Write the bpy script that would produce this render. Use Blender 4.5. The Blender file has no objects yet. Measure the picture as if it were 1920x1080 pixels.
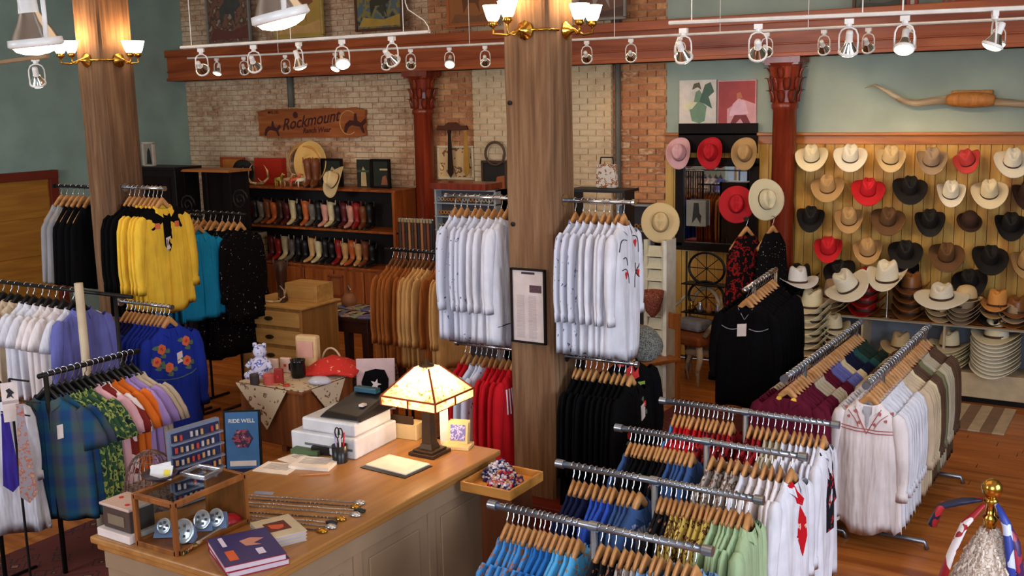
import bpy, bmesh, math, random
from math import sin, cos, pi, radians as rad
from mathutils import Matrix, Vector
random.seed(7)
SC = bpy.context.scene
COL = SC.collection
# ------------------------------------------------------------------ camera
CAMH = 3.0; FPX = 2000.0
cam_d = bpy.data.cameras.new('camera'); cam = bpy.data.objects.new('camera', cam_d); COL.objects.link(cam)
cam_d.sensor_width = 36.0; cam_d.lens = 36.0*FPX/1920.0; cam_d.clip_start = .05
CR = Matrix.Rotation(rad(31.9), 3, 'Z') @ Matrix.Rotation(rad(90-10.07), 3, 'X') @ Matrix.Rotation(rad(-1.3), 3, 'Z')
cam.matrix_world = Matrix.Translation((0, 0, CAMH)) @ CR.to_4x4()
SC.camera = cam
# ------------------------------------------------------------------ world, big lights, exposure
SC.view_settings.view_transform = 'Standard'; SC.view_settings.look = 'None'
SC.view_settings.gamma = 1.0; SC.view_settings.use_curve_mapping = False
SC.view_settings.exposure = 0.0
w = bpy.data.worlds.new('world'); SC.world = w; w.use_nodes = True
w.node_tree.nodes['Background'].inputs[0].default_value = (.75, .85, 1, 1)
w.node_tree.nodes['Background'].inputs[1].default_value = .35
def area(name, loc, target, sx, sy, power, color):
    l = bpy.data.lights.new(name, 'AREA'); l.shape = 'RECTANGLE'; l.size = sx; l.size_y = sy; l.energy = power; l.color = color
    o = bpy.data.objects.new(name, l); COL.objects.link(o); o.location = loc
    o.rotation_euler = (Vector(target)-Vector(loc)).to_track_quat('-Z', 'Y').to_euler(); return o
WARM = (1, .70, .42)
area('daylight_front_window', (1.0, -2.6, 3.0), (-1.0, 6.0, .6), 3.5, 2.6, 260, (.78, .86, 1))
area('daylight_side_window', (3.6, 3.5, 2.7), (-2.0, 5.8, .6), 3.0, 2.4, 270, (.78, .86, 1))
area('daylight_left_fill', (-7.5, -2.6, 3.2), (-11.0, 8.0, 2.6), 3.5, 2.2, 360, (.86, .92, 1))  # added daylight fill to brighten the left wall, no known window
area('ceiling_fill_light', (-3.2, 4.2, 4.75), (-3.2, 5.2, 0), 5, 3.5, 55, WARM)  # this and the next two: added warm ambient fill, not shop fixtures
area('ceiling_fill_light', (-8.0, 7.0, 4.75), (-8.6, 7.8, 0), 3.5, 3, 34, WARM)
area('ceiling_fill_light', (-3.0, 8.6, 4.75), (-3.2, 9.6, 0), 5, 1.5, 30, WARM)
# ------------------------------------------------------------------ pixel helpers (1920x1080)
def ray(x, y): return CR @ Vector(((x-960)/FPX, -(y-540)/FPX, -1.0))
def PZ(x, y, z): d = ray(x, y); return Vector((0, 0, CAMH)) + d*((z-CAMH)/d.z)
def PY(x, y, Y): d = ray(x, y); return Vector((0, 0, CAMH)) + d*(Y/d.y)
def PX(x, y, X): d = ray(x, y); return Vector((0, 0, CAMH)) + d*(X/d.x)
def PD(x, y, D): return Vector((0, 0, CAMH)) + ray(x, y)*D
# ------------------------------------------------------------------ materials
MATS = {}
def lin(c):
    return tuple(((v/255.0)/12.92 if v/255.0 <= .04045 else ((v/255.0+.055)/1.055)**2.4) for v in c)
class NT:
    def __init__(s, name, rough=.7, metal=0, spec=.4):
        s.m = bpy.data.materials.new(name); s.m.use_nodes = True; s.t = s.m.node_tree; s.b = s.t.nodes['Principled BSDF']
        s.b.inputs['Roughness'].default_value = rough; s.b.inputs['Metallic'].default_value = metal
        s.b.inputs['Specular IOR Level'].default_value = spec
    def n(s, ty, ins=None, **kw):
        nd = s.t.nodes.new(ty)
        for k, v in kw.items(): setattr(nd, k, v)
        for k, v in (ins or {}).items():
            if hasattr(v, 'type') and hasattr(v, 'node'): s.t.links.new(v, nd.inputs[k])
            else: nd.inputs[k].default_value = v
        return nd
    def coord(s, scale=(1, 1, 1), kind='Object', rot=(0, 0, 0)):
        c = s.n('ShaderNodeTexCoord'); v = c.outputs[kind]
        if kind == 'Object':   # each copy of a mesh gets its own piece of the pattern
            v = s.n('ShaderNodeVectorMath', {0: v, 1: s.n('ShaderNodeObjectInfo').outputs['Location']}, operation='ADD').outputs[0]
        return s.n('ShaderNodeMapping', {'Vector': v, 'Scale': scale, 'Rotation': rot}).outputs[0]
    def ramp(s, fac, stops, const=False):
        r = s.n('ShaderNodeValToRGB', {'Fac': fac}); e = r.color_ramp
        if const: e.interpolation = 'CONSTANT'
        while len(e.elements) < len(stops): e.elements.new(.5)
        for el, (p, c) in zip(e.elements, stops): el.position = p; el.color = (*c[:3], 1)
        return r.outputs[0]
    def base(s, sock):
        if isinstance(sock, (tuple, list)): s.b.inputs['Base Color'].default_value = (*sock[:3], 1)
        else: s.t.links.new(sock, s.b.inputs['Base Color'])
    def bump(s, h, strength=.3, dist=.01):
        bn = s.n('ShaderNodeBump', {'Height': h, 'Strength': strength, 'Distance': dist}); s.t.links.new(bn.outputs[0], s.b.inputs['Normal'])
def sh(c, k): return tuple(min(1, v*k) for v in c[:3])
def M(name, col=(200, 200, 200), rough=.6, metal=0, kind='plain', c2=None, c3=None, scale=1, emit=0, alpha=None, spec=.4, thr=.5, rand=0):
    if name in MATS: return MATS[name]
    a = lin(col); b = lin(c2) if c2 else sh(a, .7); c = lin(c3) if c3 else sh(a, 1.25)
    t = NT(name, rough, metal, spec)
    if kind == 'plain':
        f = t.n('ShaderNodeTexNoise', {'Vector': t.coord(), 'Scale': 9*scale, 'Detail': 3}).outputs[0]
        t.base(t.ramp(f, [(.3, sh(a, .88)), (.7, sh(a, 1.1))]))
    elif kind == 'cloth':
        v = t.coord()
        f = t.n('ShaderNodeTexNoise', {'Vector': v, 'Scale': 6*scale, 'Detail': 4}).outputs[0]
        t.base(t.ramp(f, [(.3, sh(a, .85)), (.7, sh(a, 1.1))]))
        g = t.n('ShaderNodeTexNoise', {'Vector': t.coord((14, 14, 2.5)), 'Scale': 1, 'Detail': 2}).outputs[0]
        t.bump(g, .75, .03)
    elif kind in ('wood', 'woodx', 'woody'):
        s3 = {'wood': (14, 14, 1.2), 'woodx': (1.2, 14, 14), 'woody': (14, 1.2, 14)}[kind]
        f = t.n('ShaderNodeTexNoise', {'Vector': t.coord(tuple(q*scale for q in s3)), 'Scale': 1, 'Detail': 6, 'Distortion': .6}).outputs[0]
        t.base(t.ramp(f, [(.3, b), (.55, a), (.75, c)])); t.bump(f, .2, .004)
    elif kind == 'timber':
        v = t.coord((6, 6, .5))
        f = t.n('ShaderNodeTexNoise', {'Vector': v, 'Scale': 1, 'Detail': 9, 'Roughness': .62, 'Distortion': 1.2}).outputs[0]
        g = t.n('ShaderNodeTexNoise', {'Vector': t.coord((30, 30, 1.6)), 'Scale': 1, 'Detail': 6}).outputs[0]
        big = t.n('ShaderNodeTexNoise', {'Vector': t.coord((2, 2, .5)), 'Scale': 1, 'Detail': 3}).outputs[0]
        h = t.n('ShaderNodeMath', {0: f, 1: g}, operation='ADD'); h2 = t.n('ShaderNodeMath', {0: h.outputs[0], 1: big}, operation='ADD')
        h3 = t.n('ShaderNodeMath', {0: h2.outputs[0], 1: 3.0}, operation='DIVIDE').outputs[0]
        t.base(t.ramp(h3, [(.34, b), (.5, a), (.66, c)])); t.bump(h3, 1.0, .04)
    elif kind == 'print':   # scattered blobs of c2 and c3 on a
        v = t.coord()
        vo = t.n('ShaderNodeTexVoronoi', {'Vector': v, 'Scale': 16*scale, 'Randomness': 1})
        f = t.n('ShaderNodeTexNoise', {'Vector': v, 'Scale': 22*scale, 'Detail': 2}).outputs[0]
        m1 = t.ramp(f, [(0, a), (thr, b), (thr+.09, a), (thr+.14, c)], True)
        t.base(m1)
    elif kind == 'cow':
        f = t.n('ShaderNodeTexNoise', {'Vector': t.coord(), 'Scale': 9*scale, 'Detail': 1}).outputs[0]
        t.base(t.ramp(f, [(0, a), (thr, b)], True))
    elif kind == 'plaid':
        v = t.coord()
        w1 = t.n('ShaderNodeTexWave', {'Vector': v, 'Scale': 4*scale}, bands_direction='X').outputs[1]
        w2 = t.n('ShaderNodeTexWave', {'Vector': v, 'Scale': 4*scale}, bands_direction='Z').outputs[1]
        r1 = t.ramp(w1, [(.25, a), (.75, b)]); r2 = t.ramp(w2, [(.3, a), (.8, c)])
        t.base(t.n('ShaderNodeMixRGB', {'Fac': .5, 'Color1': r1, 'Color2': r2}).outputs[0])
    elif kind == 'stripe':
        w1 = t.n('ShaderNodeTexWave', {'Vector': t.coord(), 'Scale': 8*scale}, bands_direction='X').outputs[1]
        t.base(t.ramp(w1, [(.4, a), (.6, b)]))
    elif kind == 'rug':
        v = t.coord()
        vo = t.n('ShaderNodeTexVoronoi', {'Vector': v, 'Scale': 7*scale}, distance='MANHATTAN').outputs['Distance']
        t.base(t.ramp(vo, [(0, c), (.22, b), (.34, a), (.6, b), (.7, a)], True))
    elif kind == 'brick':
        oi = t.n('ShaderNodeObjectInfo').outputs['Random']
        geo = t.n('ShaderNodeTexNoise', {'Vector': t.coord((1, 1, 2.2)), 'Scale': 5*scale, 'Detail': 6, 'Roughness': .65}).outputs[0]
        big = t.n('ShaderNodeTexNoise', {'Vector': t.coord(), 'Scale': 1.3, 'Detail': 3}).outputs[0]
        geo = t.n('ShaderNodeMath', {0: t.n('ShaderNodeMath', {0: geo, 1: .6}, operation='MULTIPLY').outputs[0], 1: t.n('ShaderNodeMath', {0: big, 1: .5}, operation='MULTIPLY').outputs[0]}, operation='ADD').outputs[0]
        ad = t.n('ShaderNodeMath', {0: geo, 1: t.n('ShaderNodeMath', {0: oi, 1: rand}, operation='MULTIPLY').outputs[0]}, operation='ADD').outputs[0]
        t.base(t.ramp(ad, [(.35, a), (.5, sh(a, 1.12)), (.66+rand*.55, b), (.8+rand*.5, c)]))
        g = t.n('ShaderNodeTexNoise', {'Vector': t.coord(), 'Scale': 45, 'Detail': 4}).outputs[0]; t.bump(g, .6, .006)
    elif kind == 'weave':
        f = t.n('ShaderNodeTexChecker', {'Vector': t.coord(), 'Scale': 120*scale}).outputs[1]
        t.base(t.ramp(f, [(0, a), (1, sh(a, .9))])); t.bump(f, .25, .002)
    if emit:
        t.b.inputs['Emission Color'].default_value = (*a, 1); t.b.inputs['Emission Strength'].default_value = emit
    if alpha is not None:
        t.b.inputs['Transmission Weight'].default_value = alpha; t.b.inputs['IOR'].default_value = 1.05; t.b.inputs['Roughness'].default_value = .02
    MATS[name] = t.m
    return t.m
# ------------------------------------------------------------------ mesh builder
class MB:
    def __init__(s): s.v = []; s.f = []
    def add(s, vs, fs, mx=None):
        o = len(s.v)
        s.v += [tuple(mx @ Vector(p)) for p in vs] if mx else [tuple(p) for p in vs]
        s.f += [tuple(i+o for i in f) for f in fs]; return s
    def box(s, c, d, mx=None, taper=1):
        x, y, z = (q/2 for q in d); k = taper
        vs = [(-x, -y, -z), (x, -y, -z), (x, y, -z), (-x, y, -z), (-x*k, -y*k, z), (x*k, -y*k, z), (x*k, y*k, z), (-x*k, y*k, z)]
        vs = [(p[0]+c[0], p[1]+c[1], p[2]+c[2]) for p in vs]
        return s.add(vs, [(3, 2, 1, 0), (4, 5, 6, 7), (0, 1, 5, 4), (1, 2, 6, 5), (2, 3, 7, 6), (3, 0, 4, 7)], mx)
    def b2(s, lo, hi, mx=None): return s.box([(a+b)/2 for a, b in zip(lo, hi)], [b-a for a, b in zip(lo, hi)], mx)
    def loft(s, rings, cap=True, mx=None, closed=True):
        n = len(rings[0]); vs = [p for r in rings for p in r]; fs = []
        for i in range(len(rings)-1):
            for j in range(n if closed else n-1):
                k = (j+1) % n; fs.append((i*n+j, i*n+k, (i+1)*n+k, (i+1)*n+j))
        if cap and closed: fs.append(tuple(range(n-1, -1, -1))); fs.append(tuple((len(rings)-1)*n+j for j in range(n)))
        return s.add(vs, fs, mx)
    def tube(s, path, r, n=6, cap=True, mx=None, sq=1, closed=False):
        P = [Vector(p) for p in path]; rings = []; up = None
        for i, p in enumerate(P):
            if closed: d = P[(i+1) % len(P)]-P[i-1]
            else: d = P[min(i+1, len(P)-1)]-P[max(i-1, 0)]
            d.normalize()
            if up is None:
                up = Vector((0, 0, 1)) if abs(d.z) < .9 else Vector((1, 0, 0))
            a = d.cross(up)
            if a.length < 1e-4: a = d.cross(Vector((0, 1, 0)))
            a.normalize(); b = a.cross(d); b.normalize(); up = b
            rr = r[i] if isinstance(r, (list, tuple)) else r
            rings.append([tuple(p+a*(rr*cos(t*2*pi/n))+b*(rr*sq*sin(t*2*pi/n))) for t in range(n)])
        if closed: rings.append(rings[0]); cap = False
        return s.loft(rings, cap, mx)
    def lathe(s, prof, n=16, c=(0, 0, 0), mx=None, cap=True):
        return s.loft([[(c[0]+r*cos(t*2*pi/n), c[1]+r*sin(t*2*pi/n), c[2]+z) for t in range(n)] for r, z in prof], cap, mx)
    def prism(s, poly, y0, y1, mx=None):    # poly in x,z extruded along y
        n = len(poly); vs = [(x, y0, z) for x, z in poly]+[(x, y1, z) for x, z in poly]
        fs = [tuple(range(n)), tuple(range(2*n-1, n-1, -1))]+[(i, i+n, (i+1) % n+n, (i+1) % n) for i in range(n)]
        return s.add(vs, fs, mx)
    def mesh(s, name, smooth=False):
        me = bpy.data.meshes.new(name); me.from_pydata(s.v, [], s.f); me.update()
        if smooth:
            me.shade_smooth()
        return me
    def build(s, name, mat, parent=None, smooth=False, bevel=0, auto=False):
        me = s.mesh(name, smooth)
        bm = bmesh.new(); bm.from_mesh(me); bmesh.ops.recalc_face_normals(bm, faces=bm.faces); bm.to_mesh(me); bm.free()
        if mat: me.materials.append(mat)
        o = bpy.data.objects.new(name, me); COL.objects.link(o)
        if parent: o.parent = parent
        if bevel:
            m = o.modifiers.new('b', 'BEVEL'); m.width = bevel; m.segments = 2; m.limit_method = 'ANGLE'
        if auto:
            me.shade_smooth()
            for p in me.polygons: pass
            m = o.modifiers.new('e', 'EDGE_SPLIT'); m.split_angle = rad(38)
        return o
def obj(name, me, mat, parent=None):      # shared mesh, material on the object
    o = bpy.data.objects.new(name, me); COL.objects.link(o)
    if not me.materials: me.materials.append(None)
    o.material_slots[0].link = 'OBJECT'; o.material_slots[0].material = mat
    if parent: o.parent = parent
    return o
def T(name, label, cat, loc=(0, 0, 0), rz=0, group=None, rot=None, scale=None):
    o = bpy.data.objects.new(name, None); COL.objects.link(o); o.location = loc; o.empty_display_size = .05
    o.rotation_euler = rot if rot else (0, 0, rz)
    if scale: o.scale = scale
    o['label'] = label; o['category'] = cat
    if group: o['group'] = group
    return o
def S(o): o['kind'] = 'structure'; return o
def tag(o, label, cat, group=None, kind=None):
    o['label'] = label; o['category'] = cat
    if group: o['group'] = group
    if kind: o['kind'] = kind
    return o
ORD = ['first', 'second', 'third', 'fourth', 'fifth', 'sixth', 'seventh', 'eighth', 'ninth', 'tenth', 'eleventh', 'twelfth', 'thirteenth', 'fourteenth', 'fifteenth', 'sixteenth', 'seventeenth', 'eighteenth', 'nineteenth', 'twentieth', 'twenty-first', 'twenty-second', 'twenty-third', 'twenty-fourth', 'twenty-fifth', 'twenty-sixth', 'twenty-seventh', 'twenty-eighth', 'twenty-ninth', 'thirtieth', 'thirty-first', 'thirty-second', 'thirty-third', 'thirty-fourth']
def text(name, body, size, mat, parent, loc, rot, align='CENTER', ext=.001, shear=0, bold=0):
    c = bpy.data.curves.new(name, 'FONT'); c.body = body; c.size = size; c.extrude = ext; c.align_x = align; c.align_y = 'CENTER'; c.shear = shear; c.offset = bold
    c.resolution_u = 3
    tmp = bpy.data.objects.new('tmp', c); me = bpy.data.meshes.new_from_object(tmp); bpy.data.objects.remove(tmp); me.materials.clear(); me.materials.append(mat)
    o = bpy.data.objects.new(name, me); COL.objects.link(o); o.parent = parent; o.location = loc; o.rotation_euler = rot; o['kind'] = 'stuff'
    return o
def spot(loc, target, power, angle=50, blend=.6, color=WARM, radius=.03):
    l = bpy.data.lights.new('spot_lamp', 'SPOT'); l.energy = power; l.spot_size = rad(angle); l.spot_blend = blend; l.color = color; l.shadow_soft_size = radius
    o = bpy.data.objects.new('spot_lamp', l); COL.objects.link(o); o.location = loc
    o.rotation_euler = (Vector(target)-Vector(loc)).to_track_quat('-Z', 'Y').to_euler(); return o
def point(loc, power, color=WARM, radius=.04):
    l = bpy.data.lights.new('bulb_light', 'POINT'); l.energy = power; l.color = color; l.shadow_soft_size = radius
    o = bpy.data.objects.new('bulb_light', l); COL.objects.link(o); o.location = loc; return o
# common materials
HW = M('hanger_wood', (196, 142, 88), .35, kind='woodx', c2=(168, 112, 62))
CH = M('chrome', (200, 202, 208), .22, 1)
GALV = M('galvanised_pipe', (150, 156, 166), .32, .9)
BLKM = M('black_iron', (28, 26, 26), .45, .5)
BRASS = M('brass', (196, 150, 66), .2, 1)
WP = M('white_enamel', (225, 222, 220), .35)
# ================================================================== STRUCTURE
YW = 11.3; XL = -12.7; XR = 2.6; ZC = 4.9; YF = -3.0
XB = -4.92   # where brick ends and painted wall begins
sage = M('sage_paint', (142, 168, 158), .8, kind='plain', scale=.3)
sage2 = M('pale_sage_paint', (158, 172, 158), .8, kind='plain', scale=.3)
plaster = M('brick_mortar', (172, 148, 122), .9, kind='plain', scale=2)
S(MB().b2((XL-.2, YF-.2, 0), (XL, YW+.2, ZC)).build('wall_left', sage))
S(MB().b2((XR, YF-.2, 0), (XR+.2, 2.0, ZC)).b2((XR, 5.2, 0), (XR+.2, YW+.2, ZC)).b2((XR, 2.0, 0), (XR+.2, 5.2, 1.0)).b2((XR, 2.0, 4.2), (XR+.2, 5.2, ZC)).build('wall_right', sage2))
S(MB().b2((XL, YF-.2, 0), (-9.5, YF, ZC)).b2((-5.5, YF-.2, 0), (-4.0, YF, ZC)).b2((-9.5, YF-.2, 0), (-5.5, YF, .6)).b2((-9.5, YF-.2, 4.3), (-5.5, YF, ZC)).b2((-4, YF-.2, 0), (XR, YF, .6)).b2((-4, YF-.2, 4.3), (XR, YF, ZC)).build('wall_front', sage2))
S(MB().b2((XL-.2, YF-.2, ZC), (XR+.2, YW+.2, ZC+.1)).build('ceiling', M('ceiling_paint', (190, 180, 165), .9)))
S(MB().b2((XB, YW, 0), (XR, YW+.2, ZC)).build('wall_back_right', sage2))
# --- brick walls: bricks as parts on mortar backing
def brick_wall(name, x0, x1, mat, maxn, zpart, z0=0, z1=ZC, mort=plaster, depth=.0):
    wl = S(MB().b2((x0, YW-depth, 0), (x1, YW+.2, ZC)).build(name, mort))
    bw, bh, g = .205, .062, .011
    bm0 = MB().box((0, 0, 0), (bw, .03, bh)); me = bm0.mesh('brick')
    bms = [me]
    h = MB().box((0, 0, 0), (bw/2-.005, .03, bh)).mesh('brick_half')
    rows = int((z1-z0)/(bh+g)); cnt = 0; rest = MB()
    for r in range(rows):
        z = z0+r*(bh+g)+bh/2; x = x0+(0 if r % 2 else -(bw+g)/2)
        while x < x1-.02:
            a = max(x, x0+.002); b = min(x+bw, x1-.002)
            if b-a > .03:
                y = YW-depth-.002-random.random()*.009
                if z > zpart and cnt < maxn and (z < 3.36 or z > 3.78):
                    full = b-a > bw-.001
                    o = obj('brick', me, mat, wl); o.location = ((a+b)/2, y, z); cnt += 1
                    if not full: o.scale = ((b-a)/bw, 1, 1)
                    o.rotation_euler = (random.uniform(-.01, .01), random.uniform(-.012, .012), random.uniform(-.01, .01))
                else:
                    rest.box(((a+b)/2, y, z), (b-a, .03, bh))
            x += bw+g
    o = rest.build('brick_course', mat, wl); o['kind'] = 'stuff'
    return wl
painted = M('painted_brick', (206, 180, 148), .85, kind='brick', c2=(172, 126, 92), c3=(96, 68, 52), rand=.07, scale=1.8)
orange = M('orange_brick', (206, 150, 102), .85, kind='brick', c2=(166, 102, 66), c3=(222, 192, 150), rand=.25, scale=2.2)
cream = M('plastered_brick', (206, 184, 150), .9, kind='brick', c2=(198, 168, 130), c3=(160, 118, 86), rand=.05, scale=1.5)
brick_wall('wall_back_left', XL, -8.18, painted, 300, 2.05)
brick_wall('wall_back_middle', -8.18, -7.5, orange, 110, 1.6, mort=M('light_mortar', (176, 146, 112), .9))
brick_wall('wall_back_plaster', -7.5, -5.58, cream, 150, 2.2, depth=.06, mort=M('plaster', (206, 186, 152), .9, kind='plain'))
brick_wall('wall_back_orange', -5.58, XB, orange, 130, 1.2, mort=MATS['light_mortar'])
# conduit pipes
for i, (x, z0, z1, lb) in enumerate(((-5.5, 0, ZC, 'dark vertical conduit pipe on brick wall right of the plastered part'), (-10.6, 2.95, 3.36, 'grey vertical pipe above the wooden shop sign'))):
    p = PY(545, 160, YW-.06)
    xx = p.x if i else x
    tag(MB().tube([(xx, YW-.07, z0), (xx, YW-.07, z1)], .045 if i else .035, 10).build('conduit_pipe', M('grey_pipe', (96, 94, 86), .6), smooth=True), lb, 'pipe')
# --- beam
beam = M('mahogany_beam', (168, 84, 42), .35, kind='woodx', c2=(124, 52, 26), c3=(188, 106, 56), scale=.6)
b = MB().b2((XL, YW-.34, 3.36), (XR, YW, 3.76)).b2((XL, YW-.38, 3.7), (XR, YW, 3.8)).b2((XL, YW-.37, 3.36), (XR, YW, 3.40)).b2((XL, YW-.355, 3.48), (XR, YW, 3.5)).build('trim_1', beam, bevel=.006); S(b)
# --- wainscot boards and cap
pine = M('yellow_pine', (206, 160, 74), .45, kind='wood', c2=(176, 124, 48), c3=(222, 182, 98), scale=.7)
ZR = 2.55
wn = S(MB().b2((XB, YW-.02, 0), (XR, YW, ZR)).build('trim_2', M('board_backing', (120, 84, 30), .7)))
bme = MB().box((0, 0, 0), (.094, .018, ZR-.06)).box((0, -.003, 0), (.05, .016, ZR-.06)).mesh('board')
x = XB+.05
while x < .9:
    o = obj('wainscot_board', bme, pine, wn); o.location = (x, YW-.03, (ZR-.06)/2+.03); x += .1
capm = M('rail_wood', (176, 108, 50), .35, kind='woodx', c2=(150, 84, 36))
MB().b2((XB, YW-.06, ZR-.09), (XR, YW, ZR)).b2((XB, YW-.10, ZR), (XR, YW, ZR+.03)).build('cap_rail', capm, wn, bevel=.005)
# --- columns with leafy capitals
redw = M('red_mahogany', (126, 46, 24), .25, kind='wood', c2=(96, 30, 16), c3=(150, 62, 32), spec=.5)
def column(xc, nm, r=.125):
    y = YW-.22
    t = T('column', nm, 'column', (xc, y, 0))
    MB().lathe([(r*1.25, .12), (r*1.25, .16), (r*1.1, .2), (r*1.05, .3), (r, .5), (r*.98, 2.82), (r*1.1, 2.84), (r*1.1, 2.88), (r, 2.9)], 28).build('shaft', redw, t, smooth=True)
    MB().box((0, 0, .06), (r*2.7, r*2.7, .12)).build('base', redw, t, bevel=.01)
    c = MB().lathe([(r, 2.88), (r*1.02, 2.95), (r*1.1, 3.1), (r*1.35, 3.26), (r*1.6, 3.30)], 20)
    MB.add(c, *_abacus(r)).build('capital', redw, t, smooth=False)
    for tier, (zz, rr, hh, n) in enumerate(((2.9, r*1.02, .17, 8), (3.02, r*1.1, .18, 8), (3.14, r*1.15, .16, 4))):
        for k in range(n):
            a = (k+.5*(tier % 2))*2*pi/n
            m = MB(); pts = []
            for i in range(6):
                u = i/5; out = rr+.012+.055*u**2.2*(1.3 if tier == 2 else 1); z = zz+hh*(u-.35*max(0, u-.7)*u*3)
                wd = .036*sin(pi*(.15+.8*u))+.006
                pts.append([(out, -wd, z), (out+.016, 0, z+.004), (out, wd, z), (out-.012, 0, z)])
            m.loft(pts); m.build('carved_leaf', redw, t, smooth=True).rotation_euler = (0, 0, a)
    return t
def _abacus(r):
    m = MB().box((0, 0, 3.33), (r*3.1, r*2.6, .06)).box((0, 0, 3.295), (r*2.8, r*2.4, .03))
    return m.v, m.f
c1 = PY(789, 300, YW-.3); c2 = PY(1465, 300, YW-.3)
column(c1.x, 'dark red round column with carved capital, against the brick wall')
column(c2.x, 'dark red round column with carved capital, left of the wall of hats')
# --- floor
flw = M('orange_floor_boards', (184, 106, 44), .3, kind='woodx', c2=(140, 70, 24), c3=(208, 130, 62), scale=.8, spec=.5)
fl = S(MB().b2((XL, YF, -.1), (XR, YW, -.012)).build('floor', M('subfloor', (60, 34, 18), .8)))
pl = MB().box((0, 0, 0), (2.0, .105, .012)).mesh('plank'); rest = MB(); cnt = 0
for j in range(int((YW-YF)/.108)):
    yy = YF+.054+j*.108; off = random.random()*2
    for i in range(-1, 8):
        xc = XL+off+i*2.005
        a, b_ = max(XL, xc-1), min(XR, xc+1)
        if b_-a < .05: continue
        vis = (yy > 4.2 and xc > -5.5 and b_-a > 1.99 and xc < 1)
        if vis and cnt < 230:
            o = obj('floor_plank', pl, flw, fl); o.location = (xc, yy, -.006-random.random()*.001); cnt += 1
        else: rest.box(((a+b_)/2, yy, -.006-random.random()*.001), (b_-a, .105, .012))
o = rest.build('floor_boards', flw, fl); o['kind'] = 'stuff'
# --- yellow panelled door with red frame on left wall
dy1 = PX(100, 320, XL).y; dz = PX(100, 318, XL).z
dr = S(MB().b2((XL, dy1-1.5, 0), (XL+.04, dy1-.12, dz-.1)).build('door_1', M('ochre_door', (170, 118, 44), .6, kind='woody', c2=(150, 98, 34))))
redf = M('red_door_frame', (110, 40, 26), .5)
MB().b2((XL, dy1-.12, 0), (XL+.09, dy1, dz)).b2((XL, dy1-1.62, 0), (XL+.09, dy1-1.5, dz)).b2((XL, dy1-1.62, dz-.11), (XL+.1, dy1, dz)).build('door_frame', redf, dr, bevel=.004)
for k in range(4):
    MB().b2((XL+.04, dy1-1.48, .1+k*.5), (XL+.055, dy1-.14, .56+k*.5)).build('door_panel', MATS['ochre_door'], dr, bevel=.006)
# --- timber posts
tim = M('weathered_timber', (118, 84, 56), .85, kind='timber', c2=(60, 38, 24), c3=(156, 122, 90))
def timber(x0, y0, s, label):
    t = MB()
    n = 14; rings = []
    for i in range(n+1):
        z = ZC*i/n; j = lambda: random.uniform(-.006, .006); c = .02
        rings.append([(x0+c+j(), y0+j(), z), (x0+s-c+j(), y0+j(), z), (x0+s+j(), y0+c, z), (x0+s+j(), y0+s-c, z), (x0+s-c, y0+s, z), (x0+c, y0+s, z), (x0+j(), y0+s-c, z), (x0+j(), y0+c, z)])
    o = t.loft(rings).build('timber_post', tim); tag(o, label, 'post')
    return o
P1X, P1Y, PS = -3.765, 6.0, .338
post1 = timber(P1X, P1Y, PS, 'thick weathered timber post in the middle with a framed article on it')
P2X, P2Y, PS2 = -8.09, 6.0, .338
post2 = timber(P2X, P2Y, PS2, 'thick weathered timber post on the left behind the yellow shirts')
for i, (px, py) in enumerate(((957, 193), (963, 420))):
    p = PY(px, py, P1Y); o = MB().lathe([(0.001, 0), (.014, .0), (.016, .012), (.0, .016)], 10, mx=Matrix.Translation(p) @ Matrix.Rotation(pi/2, 4, 'X')).build('bolt', BLKM, post1)
o = MB().b2((P1X-.12, P1Y-.12, 0), (P1X+PS+.14, P1Y+PS+.1, .27)).b2((P1X-.15, P1Y-.15, .27), (P1X+PS+.17, P1Y+PS+.13, .30)).build('post_plinth', M('oxblood_wood', (96, 30, 20), .4, kind='woodx'), bevel=.008)
tag(o, 'dark red wooden plinth boxed around the foot of the middle post', 'plinth')
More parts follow.
